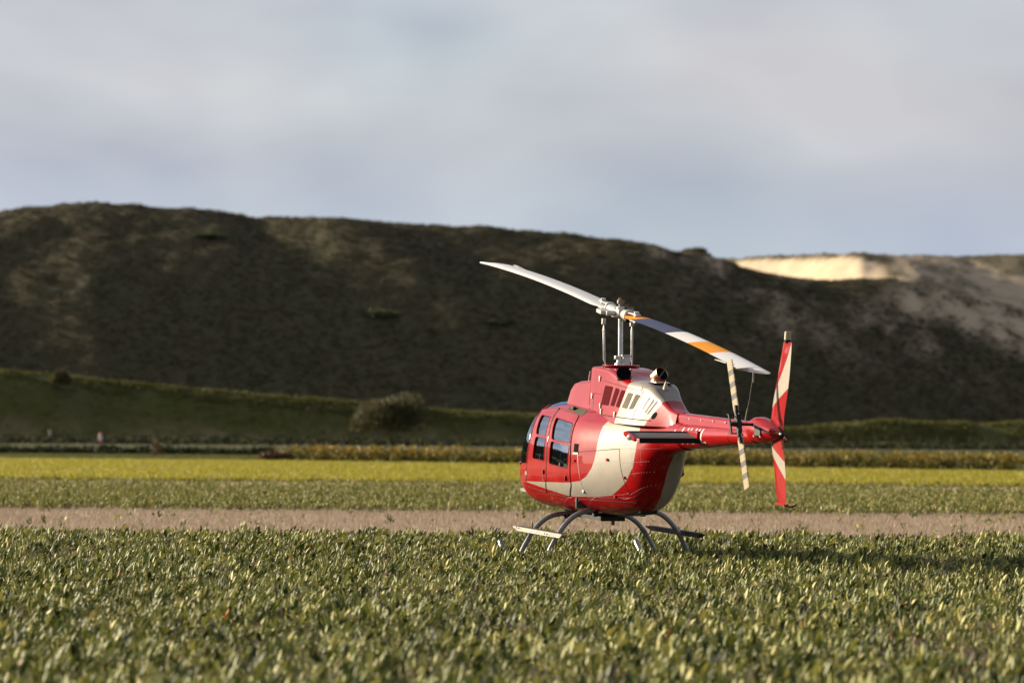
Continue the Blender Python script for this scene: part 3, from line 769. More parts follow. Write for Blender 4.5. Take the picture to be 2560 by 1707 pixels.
for az, s_, mat in ((AZF, 1, 'blade_white'), (AZA, -1, 'blade_stripes')):
    dv = (bpt(az, s_, 1.0) - bpt(az, s_, .0)).normalized(); cd = Vector((-sin(az), cos(az), 0)); nv = dv.cross(cd)
    # leading edge points the way the rotor turns (anticlockwise from above)
    g = MB().tube([bpt(az, s_, .10), bpt(az, s_, .14), bpt(az, s_, .30), bpt(az, s_, .34)], [.05, .066, .066, .08], 18)
    g.tube([bpt(az, s_, .33), bpt(az, s_, .36)], .085, 18)
    R3 = Matrix((dv, cd, nv)).transposed()
    g.box(bpt(az, s_, .50) + nv * .045, (.34, .08, .016), R3).box(bpt(az, s_, .50) - nv * .045, (.34, .08, .016), R3)
    g.tube([bpt(az, s_, .60) - nv * .07, bpt(az, s_, .60) + nv * .085], .035, 12)
    if s_ > 0: g.box(bpt(az, s_, .26) + Vector((-.12, .17, -.03)), (.16, .14, .05), R3).box(Vector((.02, .235, 3.20)), (.05, .05, .08))
    else: g.box(bpt(az, s_, .26) + Vector((.12, -.12, -.03)), (.16, .12, .05), R3).box(Vector((.02, -.155, 3.17)), (.05, .05, .06))
    gr = bevel(g.build('blade_grip', M['white'], heli), .006)
    MB().tube([bpt(az, s_, .34) - nv * .05 - cd * .05, bpt(az, s_, .42) - nv * .05 - cd * .05], .03, 10).build('grip_bolt', M['black'], gr)
    rings = []; sp = []
    for r in np.linspace(.30, 4.77, 62):
        c = .33 * min(1.0, .42 + (r - .30) * 1.75)
        le = .083; cut_ = max(0, (r - 4.53) / .24)
        rings.append([tuple(bpt(az, s_, r) + cd * (le * (c / .33) + (0 - u) * c * 1.0 + c * .25) - Vector((0, 0, 0)) + nv * (t * c) - dv * (cut_ * u * .55 if False else u * .42 * cut_)) for u, t in AF])
        sp += [r / 4.82] * len(AF)
    bl = MB().loft(rings).build('rotor_blade', M[mat], heli, angle=50); set_attr(bl.data, 'span', sp)
    MB().box(bpt(az, s_, 4.10) + cd * (.165 - .355), (.36, .05, .006), R3).build('trim_tab', M['white'], bl)
# landing gear
for x, top in ((1.20, .62), (-.05, .735)):
    h = []
    for y, dz in ((0, 0), (.25, 0), (.38, -.008), (.50, -.025), (.60, -.065), (.70, -.14), (.78, -.235), (.85, -.34), (.91, -.45), (.965, -.56)):
        h.append((y, top + dz - (.0 if x > 0 else .0)))
    ex_ = .98; h.append((ex_, .05 + (-.04 if x > 0 else 0)))
    pts = [(x, -y, z) for y, z in reversed(h)] + [(x, y, z) for y, z in h[1:]]
    # smooth the bend
    P = np.array(pts); k = np.linspace(0, len(P) - 1, 60); P = np.stack([np.interp(k, np.arange(len(P)), P[:, i]) for i in range(3)], 1)
    for _ in range(3): P[1:-1] = (P[:-2] + 2 * P[1:-1] + P[2:]) / 4
    ct = MB().tube([tuple(p) for p in P], .033, 14).build('cross_tube', M['skid'], heli)
    for sd in (1, -1): MB().tube([(x, sd * .30, top - .045), (x, sd * .36, top - .045)], .045, 12).build('cross_tube_clamp', M['dark'], ct)
for sd in (1, -1):
    pts = [(-1.15, sd * .98, .075), (-.6, sd * .98, .055), (0, sd * .98, .035), (.8, sd * .98, .008), (1.4, sd * .98, -.012), (1.7, sd * .98, .005), (1.9, sd * .98, .06), (2.02, sd * .98, .135), (2.07, sd * .98, .18)]
    sk = MB().tube(pts, .036, 14).build('skid', M['skid'], heli)
    MB().tube([pts[-2], pts[-1], (2.085, sd * .98, .195)], [.034, .034, .026], 14).build('skid_cap', M['skid'], sk)
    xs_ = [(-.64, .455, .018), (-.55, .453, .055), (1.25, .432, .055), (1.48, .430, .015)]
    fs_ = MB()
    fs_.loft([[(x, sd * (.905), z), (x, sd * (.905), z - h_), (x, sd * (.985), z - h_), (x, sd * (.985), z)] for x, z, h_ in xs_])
    fsd = fs_.build('flight_step', M['step' if sd > 0 else 'dark'], heli, smooth=False)  # right step dark: shade on its inner face put into the colour
    MB().box((.4, sd * .945, .447), (1.9, .075, .008), Euler((0, .012, 0))).build('step_tread', M['dark'], fsd)
    for xx in (1.20, -.05):
        for dx in (-.06, .06):
            MB().tube([(xx + dx, sd * 1.0, .42), (xx + dx, sd * 1.008, .42)], .010, 8).build('bolt', M['dark'], fsd)
MB().box((.55, -.12, .555), (.10, .012, .12)).build('tow_bracket', M['dark'], heli)
MB().tube([(1.18, .30, .60), (1.15, .32, .53), (1.17, .31, .50)], [.03, .035, .02], 10).build('drain_valve', M['red'], heli)
MB().tube([(.30, .10, .60), (.22, .14, .36), (.20, .16, .22)], .0035, 5).build('whip_aerial', M['wire'], heli)
# aerials on top
MB().tube([(-1.42, .0, 2.42), (-1.44, -.01, 2.46), (-1.72, -.05, 2.66)], [.008, .008, .004], 6).build('whip_aerial', M['dark'], heli)
MB().loft([[(-1.80 + .05 * cos(a), .01 + .04 * sin(a), 2.35) for a in np.linspace(0, 2 * pi, 10, endpoint=False)], [(-1.80 + .008 * cos(a), .0 + .008 * sin(a), 2.46) for a in np.linspace(0, 2 * pi, 10, endpoint=False)]]).build('aerial_base', M['cream'], heli)
MB().tube([(.94, .12, 2.40), (.86, .13, 2.53)], .012, 8).build('temperature_probe', M['steel'], heli)
bevel(MB().box((-1.55, 0, 2.425), (.30, .26, .012)).build('cowl_vent', M['soot_and_shade'], cw), .003)

# tie-down cord
tipw = HM @ (bpt(AZA, -1, 4.69) + Vector((0, .02, -.01))); endw = HM @ Vector((-4.62, .0, 2.058))
mid = (tipw + endw) / 2 + Vector((.004, 0, -.006))
c = MB().tube([tipw, mid, endw], .0035, 6).tube([tipw, tipw + Vector((0, 0, -.12))], .012, 6).tube([endw, endw + (mid - endw).normalized() * .15], .010, 6).build('tie_down_cord', M['wire'])
tag(c, 'thin cord tying the striped rear rotor blade tip down to the tail boom', 'cord')

# ------------------------------------------------------------------ ground
def ground_mat(name, stops, scale, b_scale, b_str, stretch=None, fine=None):
    m, nt, b = base_mat(name)
    t = N(nt, 'ShaderNodeTexCoord'); vec = t.outputs['Object']
    if stretch:
        mp_ = N(nt, 'ShaderNodeMapping'); mp_.inputs['Scale'].default_value = stretch; L(nt, vec, mp_.inputs['Vector']); vec = mp_.outputs[0]
    c = ramp(nt, noise(nt, scale, 8, .65, vec=vec), stops)
    if fine: c = mixc(nt, ramp(nt, noise(nt, fine, 4, .7, vec=vec), [(.35, 0.0), (.65, .55)]), c, tuple(x * .45 for x in stops[0][1]))
    L(nt, c, b.inputs['Base Color']); b.inputs['Roughness'].default_value = .95; b.inputs['Specular IOR Level'].default_value = .2
    L(nt, bump(nt, noise(nt, b_scale, 6, .7, vec=vec), b_str, .06), b.inputs['Normal'])
    return m
M['soil'] = ground_mat('field_soil', [(.3, (.04, .03, .022)), (.7, (.08, .06, .046))], 3, 20, .8)
M['dry'] = ground_mat('dry_stubble_soil', [(.3, (.34, .25, .185)), (.7, (.47, .365, .28))], 1.6, 14, 1.0, fine=30)
M['yellow'] = ground_mat('yellow_field_floor', [(.3, (.13, .12, .02)), (.7, (.20, .18, .03))], 2, 10, 1.0, fine=25)
M['verge'] = ground_mat('verge_grass', [(.3, (.045, .07, .012)), (.7, (.08, .11, .022))], .8, 6, 1.0)
M['meadow'] = ground_mat('meadow_grass', [(.3, (.045, .055, .017)), (.7, (.07, .08, .026))], .3, 4, 1.0)
M['asphalt'] = ground_mat('asphalt', [(.3, (.20, .20, .20)), (.7, (.28, .28, .28))], 2, 30, .3)
def sheet(name, corners, z, mat, kind='structure'):
    mb = MB(); mb.add([(x, y, z) for x, y in corners], [tuple(range(len(corners)))])
    return tag(mb.build(name, mat, None, smooth=False, fix=False), kind=kind)
sheet('ground', [(-1500, -300), (1500, -300), (1500, 3000), (-1500, 3000)], 0.0, M['meadow'])
sheet('crop_field', [(-60, 2), (60, 2), (60, 54.6), (-60, 54.6)], .004, M['soil'])
sheet('bare_field', [(-70, 54.6), (70, 54.6), (70, 73), (-70, 73)], .008, M['dry'])
sheet('far_crop_field', [(-80, 73), (80, 73), (80, 114.5), (-80, 114.5)], .012, M['dry'])
sheet('yellow_field', [(-90, 114.5), (90, 114.5)] + [(90, 120.5), (60, 124), (34, 144.6), (-12, 181.4), (-45, 188), (-90, 190)], .016, M['yellow'])
sheet('grass_field', [(-90, 190.3), (-45, 188.3), (-12, 181.8), (-8, 240), (-90, 240)], .020, M['verge'])
sheet('road', [(-400, 386), (400, 386), (400, 392), (-400, 392)], .024, M['asphalt'])

# ------------------------------------------------------------------ plants scattered by geometry nodes
def leaf_mat(name, stops, trans=.35, rough=.42, spec=.5, seedscale=1.0):
    m, nt, b = base_mat(name); o = nt.nodes['Material Output']
    oi = N(nt, 'ShaderNodeObjectInfo')
    a = attr(nt, 'tone')
    v = mathn(nt, 'FRACT', mathn(nt, 'ADD', mathn(nt, 'MULTIPLY', oi.outputs['Random'], .55), a))
    c = ramp(nt, v, stops)
    L(nt, c, b.inputs['Base Color']); b.inputs['Roughness'].default_value = rough; b.inputs['Specular IOR Level'].default_value = spec
    tr_ = N(nt, 'ShaderNodeBsdfTranslucent'); L(nt, mixc(nt, 1.0, c, (1.0, 1.05, .55), 'MULTIPLY'), tr_.inputs['Color'])
    ms = N(nt, 'ShaderNodeMixShader'); ms.inputs[0].default_value = trans
    L(nt, b.outputs[0], ms.inputs[1]); L(nt, tr_.outputs[0], ms.inputs[2]); L(nt, ms.outputs[0], o.inputs['Surface'])
    return m
M['leaf'] = leaf_mat('crop_leaf', [(0.0, (.010, .016, .005)), (.25, (.032, .047, .011)), (.48, (.112, .136, .034)), (.7, (.28, .285, .085)), (.88, (.43, .39, .13)), (.985, (.46, .38, .18)), (1.0, (.46, .14, .015))], .08, .55, .22)  # leaf tones; the dark and pale ends also paint gap shade and sunlight
M['leaf_far'] = leaf_mat('far_crop_leaf', [(0.0, (.06, .075, .02)), (.35, (.14, .15, .042)), (.7, (.24, .23, .085)), (.93, (.33, .28, .15)), (1.0, (.36, .24, .14))], .15, .6, .15)
M['straw'] = leaf_mat('straw', [(0.0, (.23, .17, .125)), (.5, (.35, .27, .205)), (1.0, (.47, .38, .295))], .1, .7, .2)
M['yleaf'] = leaf_mat('yellow_crop_leaf', [(0.0, (.22, .20, .03)), (.5, (.31, .275, .045)), (1.0, (.40, .33, .075))], .35, .6, .3)
M['marram'] = leaf_mat('dune_grass_blade', [(0.0, (.050, .044, .023)), (.5, (.060, .051, .027)), (1.0, (.072, .059, .031))], .15, .7, .2)
M['ridge_grass'] = leaf_mat('ridge_grass_blade', [(0.0, (.06, .066, .014)), (.5, (.095, .096, .023)), (1.0, (.14, .125, .04))], .2, .7, .2)

def leaf_into(mb, tone, base, az, tilt, ln, wd, curl, tv, fold=.35, segs=4, roll=0.0):
    # one lance shaped leaf: folded along its midrib and curling down towards its tip
    b0 = Vector(base); d = Vector((cos(az), sin(az), 0)); s_ = Vector((-sin(az), cos(az), 0))
    prof = [.25, .85, 1.0, .62, .0][:segs + 1] if segs == 4 else np.interp(np.linspace(0, 1, segs + 1), [0, .25, .5, .75, 1], [.25, .85, 1, .62, 0])
    p = b0.copy(); a = tilt; vs = []
    for i in range(segs + 1):
        w = wd / 2 * prof[i]; upv = Vector((0, 0, 1)) * cos(a) * 1.0 - d * sin(a)
        nrm = (-d * cos(a) + Vector((0, 0, 1)) * sin(a))
        nrm = Vector((0, 0, 1)) * sin(a) - d * cos(a)
        sr = s_ * cos(roll) + nrm * sin(roll); nr_ = nrm * cos(roll) - s_ * sin(roll)
        vs += [p + sr * w + nr_ * w * fold, p, p - sr * w + nr_ * w * fold]
        p = p + (d * sin(a) + Vector((0, 0, 1)) * cos(a)) * (ln / segs); a += curl / segs
    fs = []
    for i in range(segs):
        q = i * 3
        fs += [(q, q + 1, q + 4, q + 3), (q + 1, q + 2, q + 5, q + 4)]
    mb.add(vs, fs); tone += [tv] * len(vs)
def variants(prefix, n, maker, mat):
    c = bpy.data.collections.new(prefix)
    for k in range(n):
        mb = MB(); tone = []; maker(mb, tone, random.Random(100 + k * 17 + len(prefix)))
        me = mb.mesh(prefix, mat, True, 80, fix=False); set_attr(me, 'tone', tone)
        c.objects.link(bpy.data.objects.new(prefix, me))
    return c
def scatter(name, P, rot, scl, coll, nvar, mat, label=None):
    me = bpy.data.meshes.new(name); me.vertices.add(len(P)); me.vertices.foreach_set('co', np.asarray(P, np.float32).ravel())
    a = me.attributes.new('rot', 'FLOAT_VECTOR', 'POINT'); a.data.foreach_set('vector', np.asarray(rot, np.float32).ravel())
    a = me.attributes.new('scl', 'FLOAT', 'POINT'); a.data.foreach_set('value', np.asarray(scl, np.float32))
    a = me.attributes.new('idx', 'INT', 'POINT'); a.data.foreach_set('value', rng.integers(0, nvar, len(P)).astype(np.int32))
    me.materials.append(mat)
    o = link(name, me)
    ng = bpy.data.node_groups.new(name, 'GeometryNodeTree')
    ng.interface.new_socket('Geometry', in_out='INPUT', socket_type='NodeSocketGeometry'); ng.interface.new_socket('Geometry', in_out='OUTPUT', socket_type='NodeSocketGeometry')
    gi = N(ng, 'NodeGroupInput'); go = N(ng, 'NodeGroupOutput')
    ci = N(ng, 'GeometryNodeCollectionInfo'); ci.inputs['Collection'].default_value = coll; ci.inputs['Separate Children'].default_value = True; ci.inputs['Reset Children'].default_value = True
    ip = N(ng, 'GeometryNodeInstanceOnPoints'); ip.inputs['Pick Instance'].default_value = True
    def na(nm, ty):
        x = N(ng, 'GeometryNodeInputNamedAttribute'); x.data_type = ty; x.inputs['Name'].default_value = nm; return x.outputs['Attribute']
    L(ng, gi.outputs[0], ip.inputs['Points']); L(ng, ci.outputs[0], ip.inputs['Instance'])
    L(ng, na('rot', 'FLOAT_VECTOR'), ip.inputs['Rotation']); L(ng, na('scl', 'FLOAT'), ip.inputs['Scale']); L(ng, na('idx', 'INT'), ip.inputs['Instance Index'])
    L(ng, ip.outputs[0], go.inputs[0])
    md = o.modifiers.new('scatter', 'NODES'); md.node_group = ng
    return tag(o, kind='stuff')
def vnoise(x, y, seed=0):
    # smooth value noise
    x = np.asarray(x, float); y = np.asarray(y, float); xi_ = np.floor(x).astype(np.int64); yi = np.floor(y).astype(np.int64); fx = x - xi_; fy = y - yi
    def h(a, b):
        n = (a * 374761393 + b * 668265263 + seed * 974711) & 0x7fffffff
        n = ((n ^ (n >> 13)) * 1274126177) & 0x7fffffff
        return ((n ^ (n >> 16)) & 0xffff) / 65535.0
    u = fx * fx * (3 - 2 * fx); v = fy * fy * (3 - 2 * fy)
    return (h(xi_, yi) * (1 - u) + h(xi_ + 1, yi) * u) * (1 - v) + (h(xi_, yi + 1) * (1 - u) + h(xi_ + 1, yi + 1) * u) * v
def field_points(D0, D1, dens, margin=1.25, extra=1.2, jitter_edge=0.0):
    A = (D1 - D0) * 2 * (1280 / FPX * D1 * margin + extra); n = int(A * dens)
    D = rng.uniform(D0, D1, n); X = rng.uniform(-1, 1, n) * (1280 / FPX * D1 * margin + extra)
    k = np.abs(X) < 1280 / FPX * D * margin + extra
    return X[k], D[k]

def crop(mb, tone, R):
    # leaves turn their upper faces to the light, so their tips lean away from the sun more often than not
    for _ in range(15):
        a = R.uniform(0, 2 * pi); r = R.uniform(.0, .09); z = R.uniform(.01, .15)
        t = R.uniform(.5, 1.4) if R.random() < .4 else R.uniform(.0, .55)
        ln = R.uniform(.06, .125)
        az = R.gauss(.25, .75) if R.random() < .62 else R.uniform(0, 6.28)
        leaf_into(mb, tone, (r * cos(a), r * sin(a), z), az, t, ln, ln * R.uniform(.18, .38), R.uniform(-.2, .6), R.uniform(0, .45) if R.random() < .9 else R.uniform(.3, .85), R.uniform(.1, .5), 4, R.gauss(0, .5))
cropc = variants('crop_plant', 9, crop, M['leaf'])
X, D = field_points(17.0, 55.0, 64); D = D - np.where(D > 53.8, .7 * vnoise(X * 1.3, X * 0 + 2, 61) , 0)
_hl = HM.inverted(); _lx = np.array(_hl) @ np.stack([X, D, np.zeros(len(X)), np.ones(len(X))])
k = ~((np.abs(np.abs(_lx[1]) - .98) < .07) & (_lx[0] > -1.2) & (_lx[0] < 2.1)); X, D = X[k], D[k]      # pressed flat under the skids
gap = vnoise(X * .9, D * .35, 3)
k = rng.random(len(X)) < .25 + .95 * gap
X, D = X[k], D[k]; n = len(X)
scatter('crop_foliage', np.stack([X, D, np.full(n, 0.0)], 1), np.stack([rng.normal(0, .16, n), rng.normal(0, .16, n), rng.uniform(-.6, .6, n)], 1), rng.choice([.52, .66, .79, .93, 1.15], n, p=[.25, .3, .25, .14, .06]) * rng.uniform(.9, 1.1, n) * (.9 + .25 * vnoise(X * .6, D * .3, 9)), cropc, 9, M['leaf'])
def stalks(mb, tone, R):
    for _ in range(7):
        a = R.uniform(0, 6.28); leaf_into(mb, tone, (R.uniform(-.1, .1), R.uniform(-.1, .1), 0), a, R.uniform(.05, .8), R.uniform(.10, .24), R.uniform(.004, .008), .2, R.uniform(0, .45), .2, 2)
stalkc = variants('dead_stalk', 5, stalks, M['straw'])
X, D = field_points(17.0, 54.5, 14); n = len(X)
scatter('stalk_litter', np.stack([X, D, np.zeros(n)], 1), np.stack([np.zeros(n), np.zeros(n), rng.uniform(0, 6.28, n)], 1), rng.uniform(.6, 1.1, n), stalkc, 5, M['straw'])
X, D = field_points(54.8, 73, 44); n = len(X)
scatter('stubble_litter', np.stack([X, D, np.zeros(n)], 1), np.stack([np.zeros(n), np.zeros(n), rng.uniform(0, 6.28, n)], 1), rng.uniform(.3, .85, n), stalkc, 5, M['straw'])
X, D = field_points(54.8, 74, .35); n = len(X)
scatter('stray_crop_foliage', np.stack([X, D, np.zeros(n)], 1), np.stack([np.zeros(n), np.zeros(n), rng.uniform(0, 6.28, n)], 1), rng.uniform(.5, 1.0, n), cropc, 9, M['leaf'])
cropf = variants('far_crop_plant', 7, crop, M['leaf_far'])
X, D = field_points(73.2, 113.0, 19); k = rng.random(len(X)) < np.clip((111 - D) / 26, .12, 1) * (.5 + vnoise(X * .5, D * .2, 13)); X, D = X[k], D[k]; n = len(X)
scatter('far_crop_foliage', np.stack([X, D, np.zeros(n)], 1), np.stack([rng.normal(0, .16, n), rng.normal(0, .16, n), rng.uniform(-.7, .7, n)], 1), rng.uniform(.75, 1.2, n), cropf, 7, M['leaf_far'])
def ytuft(mb, tone, R):
    for _ in range(34):
        a = R.uniform(0, 6.28); leaf_into(mb, tone, (R.uniform(-.3, .3), R.uniform(-.3, .3), R.uniform(0, .05)), a, R.uniform(.1, .9), R.uniform(.12, .24), R.uniform(.025, .05), .6, R.uniform(0, .45), .3, 2)
yc = variants('yellow_crop_tuft', 6, ytuft, M['yleaf'])
n = 24000; D = 114.8 + 74 * rng.random(n) ** 1.0; X = rng.uniform(-1, 1, n) * (1280 / FPX * D * 1.2 + 2)
lim = np.interp(X, [-60, -45, -12, 34, 60], [188, 188, 181.4, 144.6, 124]); k = D < lim - .2; X, D = X[k], D[k]; n = len(X)
scatter('yellow_crop_foliage', np.stack([X, D, np.zeros(n)], 1), np.stack([np.zeros(n), np.zeros(n), rng.uniform(0, 6.28, n)], 1), rng.uniform(.8, 1.15, n), yc, 6, M['yleaf'])

# ------------------------------------------------------------------ dunes
crest_px = [(-400, 560), (-250, 548), (0, 530), (65, 521), (163, 512), (234, 504), (326, 512), (457, 522), (544, 530), (610, 541), (762, 547), (871, 553), (980, 560), (1143, 566), (1252, 571), (1415, 585), (1524, 599), (1611, 613), (1690, 629), (1712, 624), (1735, 620), (1760, 627), (1795, 645), (1850, 668), (1950, 690), (2050, 703), (2150, 699), (2230, 698), (2300, 708), (2400, 735), (2480, 760), (2560, 782), (2900, 815)]
back_px = [(1690, 660), (1785, 648), (1828, 648), (1900, 642), (2013, 637), (2144, 633), (2200, 636), (2286, 640), (2394, 642), (2560, 639), (2900, 645)]
foot_px = [(-400, 900), (-250, 905), (0, 925), (150, 940), (330, 958), (550, 978), (750, 995), (870, 1005), (1000, 1014), (1100, 1025), (1250, 1033), (1400, 1042), (1700, 1066), (1900, 1074), (2000, 1071), (2090, 1060), (2200, 1051), (2350, 1055), (2480, 1062), (2560, 1055), (2900, 1050)]
trend_px = [(-9500, 505), (-400, 508), (0, 514), (700, 545), (1415, 586), (1760, 640), (2050, 694), (2560, 782), (2900, 815)]
def ip_(tab, px): t = np.array(tab); return np.interp(px, t[:, 0], t[:, 1])
def smooth(t): t = np.clip(t, 0, 1); return t * t * (3 - 2 * t)
WALL = ([1700, 1830, 1950, 2050, 2150, 2240, 2400, 2900], [670, 667, 655, 642, 631, 624, 620, 620])
def terrain(px, D):
    px = np.asarray(px, float); D = np.asarray(D, float); X = (px - 1280) / FPX * D
    H = horizon(px)
    zc = EYE + (H - ip_(crest_px, px)) / FPX * 605
    zf = EYE + (H - ip_(foot_px, px)) / FPX * 480
    zf = np.maximum(zf, .6)
    # bank and ridge in front
    bank = .55 * smooth((D - 402) / 4) * smooth((430 - D) / 30 + 1)
    tr_ = np.clip((D - 482 + zf * 1.3) / (zf * 1.3), 0, 1); ridge = zf * (.3 * tr_ + .7 * (1 - (1 - tr_) ** 2.2)) * (D < 482) + np.where(D >= 482, zf - (zf * .55) * smooth((D - 482) / 30), 0)
    base_ = np.where(D < 482, np.maximum(bank, ridge), ridge)
    # main dune
    b0 = np.clip(605 - zc * np.interp(px, [0, 600, 1300], [1.55, 1.66, 1.92]), 520, 592)
    t = np.clip((D - b0) / (605 - b0), 0, 1)
    prof = .42 * t + .58 * (1 - (1 - t) ** 2)
    zs = np.minimum(EYE + (H - ip_(trend_px, px)) / FPX * 605, zc + 6)      # general height of the dune; the crest line itself only shapes the top
    h = base_ + (zs - base_) * prof * (D > b0) + (zc - zs) * smooth((t - .72) / .28) * (D > b0)
    h = np.where(D > 605, zc - 9 * smooth((D - 605) / 60) * (px < 1760), h)
    env = 4 * t * (1 - t) * (D < 605) + .0
    spur = 4.2 * np.exp(-((px - 800 - (605 - D) * 7) / 120) ** 2) + .9 * np.exp(-((px - 60 - (605 - D) * 3) / 60) ** 2) * (t > .75) + 2.4 * np.exp(-((px - 1600 - (605 - D) * 4) / 120) ** 2)
    spur -= 2.5 * np.exp(-((px - 600 - (605 - D) * 7) / 90) ** 2) + 2.0 * np.exp(-((px - 1300) / 160) ** 2)
    g = (vnoise(X / 17, D / 34, 1) - .5) * 1.5 + (vnoise(X / 8, D / 14, 2) - .5) * .8
    h = h + env * (spur * np.clip(t, 0, 1) ** 2.6 * 1.25 + g)
    # high dune and sand bowl behind the dip on the right
    m = smooth((px - 1700) / 60)
    wall = np.interp(px, WALL[0], WALL[1]); wid = np.interp(px, [2150, 2420], [32, 72])
    tb = smooth((D - wall) / wid); zb = EYE + (H - ip_(back_px, px)) / FPX * (wall + wid)
    floor_ = zc - 2.2 * smooth((D - 605) / 14) * smooth((2280 - px) / 120)
    hb = np.where(D > 605, floor_ + (zb - (D - 700) * 0 - floor_) * tb, 0)
    h = np.where((D > 605) & (m > 0), h * (1 - m) + hb * m, h)
    h = np.where(D > 720, h - 14 * smooth((D - 720) / 120), h)
    # hummocks
    am = np.clip((D - 405) / 40, 0, 1)
    h = h + np.where((D > 420) & (D < 482), (vnoise(X / 11, D / 40, 71) - .5) * 2.2 * np.clip(zf / 8, .15, 1) * np.sin(np.clip((482 - D) / (zf * 1.3 + 1), 0, 1) * pi), 0)
    rough = (vnoise(X / 3.2, D / 3.2, 5) - .5) * .6 + (vnoise(X / 1.5, D / 1.5, 6) - .5) * .3
    return h + rough * am * np.where(D > 515, 1.0, .55)
def sandmask(px, D):
    px = np.asarray(px, float); D = np.asarray(D, float); X = (px - 1280) / FPX * D
    s_ = smooth((px - 1790) / 50) * smooth((2240 - px) / 60) * smooth((D - 608) / 4) * smooth((np.interp(px, WALL[0], WALL[1]) + 27 - D) / 3)
    nz = vnoise(X / 5, D / 9, 21) * .6 + vnoise(X / 2, D / 4, 22) * .4
    e = smooth((px - 2160) / 120) * smooth((D - 586 + (px - 2273) * .03) / 8) * np.where(D < 612, .28 + .35 * smooth((nz - .35) / .4), .22 + .38 * smooth((nz - .35) / .35)) * smooth((690 - D) / 30)
    e2 = smooth((px - 1500) / 120) * smooth((1980 - px) / 200) * smooth((D - 585) / 12) * smooth((nz - .35) / .45) * .45
    e3 = smooth((px - 1600) / 300) * smooth((D - 560) / 20) * smooth((nz - .40) / .5) * .3
    return np.clip(np.maximum.reduce([s_, e, e2, e3]), 0, 1)
pxs = np.concatenate([np.linspace(-9500, -440, 90), np.arange(-420, 2960, 11.0), np.linspace(2980, 9000, 60)])
Ds = np.concatenate([np.linspace(396, 432, 14), np.linspace(434, 512, 60), np.linspace(514, 622, 86), np.linspace(624, 730, 44), np.linspace(736, 900, 14)])
PX, DD = np.meshgrid(pxs, Ds); Z = terrain(PX, DD); Z[0, :] = -.5; Z[1, :] = np.minimum(Z[1, :], .02)
XX = (PX - 1280) / FPX * DD
nr, ncl = PX.shape
V = np.stack([XX.ravel(), DD.ravel(), Z.ravel()], 1)
I = (np.arange(nr - 1)[:, None] * ncl + np.arange(ncl - 1)[None, :]).ravel()
F = np.stack([I, I + 1, I + ncl + 1, I + ncl], 1)
me = bpy.data.meshes.new('dune_hills'); me.from_pydata(V.tolist(), [], F.tolist()); me.polygons.foreach_set('use_smooth', [True] * len(me.polygons))
set_attr(me, 'sand', sandmask(PX, DD).ravel())
set_attr(me, 'ridge', smooth((520 - DD) / 10).ravel())
_zf = np.maximum(EYE + (horizon(PX) - ip_(foot_px, PX)) / FPX * 480, .6)
set_attr(me, 'foot', (smooth((.34 * _zf + .5 - Z) / (.2 * _zf + .2)) * smooth((DD - 440) / 20) * (DD < 484)).ravel())
def dune_mat():
    m, nt, b = base_mat('dune_cover')
    t = N(nt, 'ShaderNodeTexCoord')
    big = noise(nt, .09, 6, .6); fine = noise(nt, .8, 8, .7)
    veg = ramp(nt, fine, [(.30, (.048, .043, .023)), (.55, (.058, .050, .026)), (.8, (.068, .057, .031))])
    veg = mixc(nt, ramp(nt, big, [(.35, 0.0), (.8, .35)]), veg, (.045, .048, .020))
    gr = ramp(nt, fine, [(.3, (.04, .046, .012)), (.7, (.078, .08, .02))])
    gr = mixc(nt, ramp(nt, noise(nt, .16, 6, .65), [(.45, 0.0), (.68, .8)]), gr, (.085, .075, .035))
    gr = mixc(nt, mathn(nt, 'MULTIPLY', attr(nt, 'foot'), ramp(nt, noise(nt, .3, 5, .6), [(.4, .1), (.6, .9)])), gr, (.15, .125, .06))
    veg = mixc(nt, attr(nt, 'ridge'), veg, gr)
    sand = ramp(nt, noise(nt, .5, 6, .6), [(.3, (.46, .36, .245)), (.7, (.55, .44, .31))])
    L(nt, mixc(nt, attr(nt, 'sand'), veg, sand), b.inputs['Base Color'])
    b.inputs['Roughness'].default_value = .95; b.inputs['Specular IOR Level'].default_value = .15
    hgt = mathn(nt, 'MULTIPLY', noise(nt, 1.4, 8, .7), mathn(nt, 'SUBTRACT', 1.0, attr(nt, 'sand')))
    L(nt, bump(nt, hgt, .5, .4), b.inputs['Normal'])
    return m
me.materials.append(dune_mat())
tag(link('dune_hills', me), kind='structure')
def tuft(n_, sp, h0, h1, w):
    def f(mb, tone, R):
        for _ in range(n_):
            a = R.uniform(0, 6.28); leaf_into(mb, tone, (R.uniform(-sp, sp), R.uniform(-sp, sp), -.1), a, R.uniform(.05, .7), R.uniform(h0, h1), w, R.uniform(.3, 1.0), R.uniform(0, .45), .2, 2)
    return f
mc = variants('marram_tuft', 6, tuft(26, .5, .2, .48, .07), M['marram'])
n = 46000; px = rng.uniform(-300, 2860, n); _zc = EYE + (horizon(px) - ip_(crest_px, px)) / FPX * 605; D = np.where(rng.random(n) < .85, 609 - rng.random(n) * np.minimum(_zc * 1.8 + 8, 88), rng.uniform(612, 705, n))
k = (rng.random(n) > sandmask(px, D) * 1.6) & (vnoise((px - 1280) / FPX * D / 2.5, D / 4, 41) > .06) & ((D < 606) | (px > 1740))
px, D = px[k], D[k]; n = len(px)
scatter('dune_grass', np.stack([(px - 1280) / FPX * D, D, terrain(px, D)], 1), np.stack([rng.normal(0, .2, n), rng.normal(0, .2, n), rng.uniform(0, 6.28, n)], 1), rng.uniform(.5, 1.15, n), mc, 6, M['marram'])
rc = variants('ridge_grass_tuft', 6, tuft(26, .45, .12, .32, .06), M['ridge_grass'])
n = 34000; px = rng.uniform(-300, 2860, n); D = np.where(rng.random(n) < .72, rng.uniform(404, 515, n), rng.normal(482, 3.0, n))
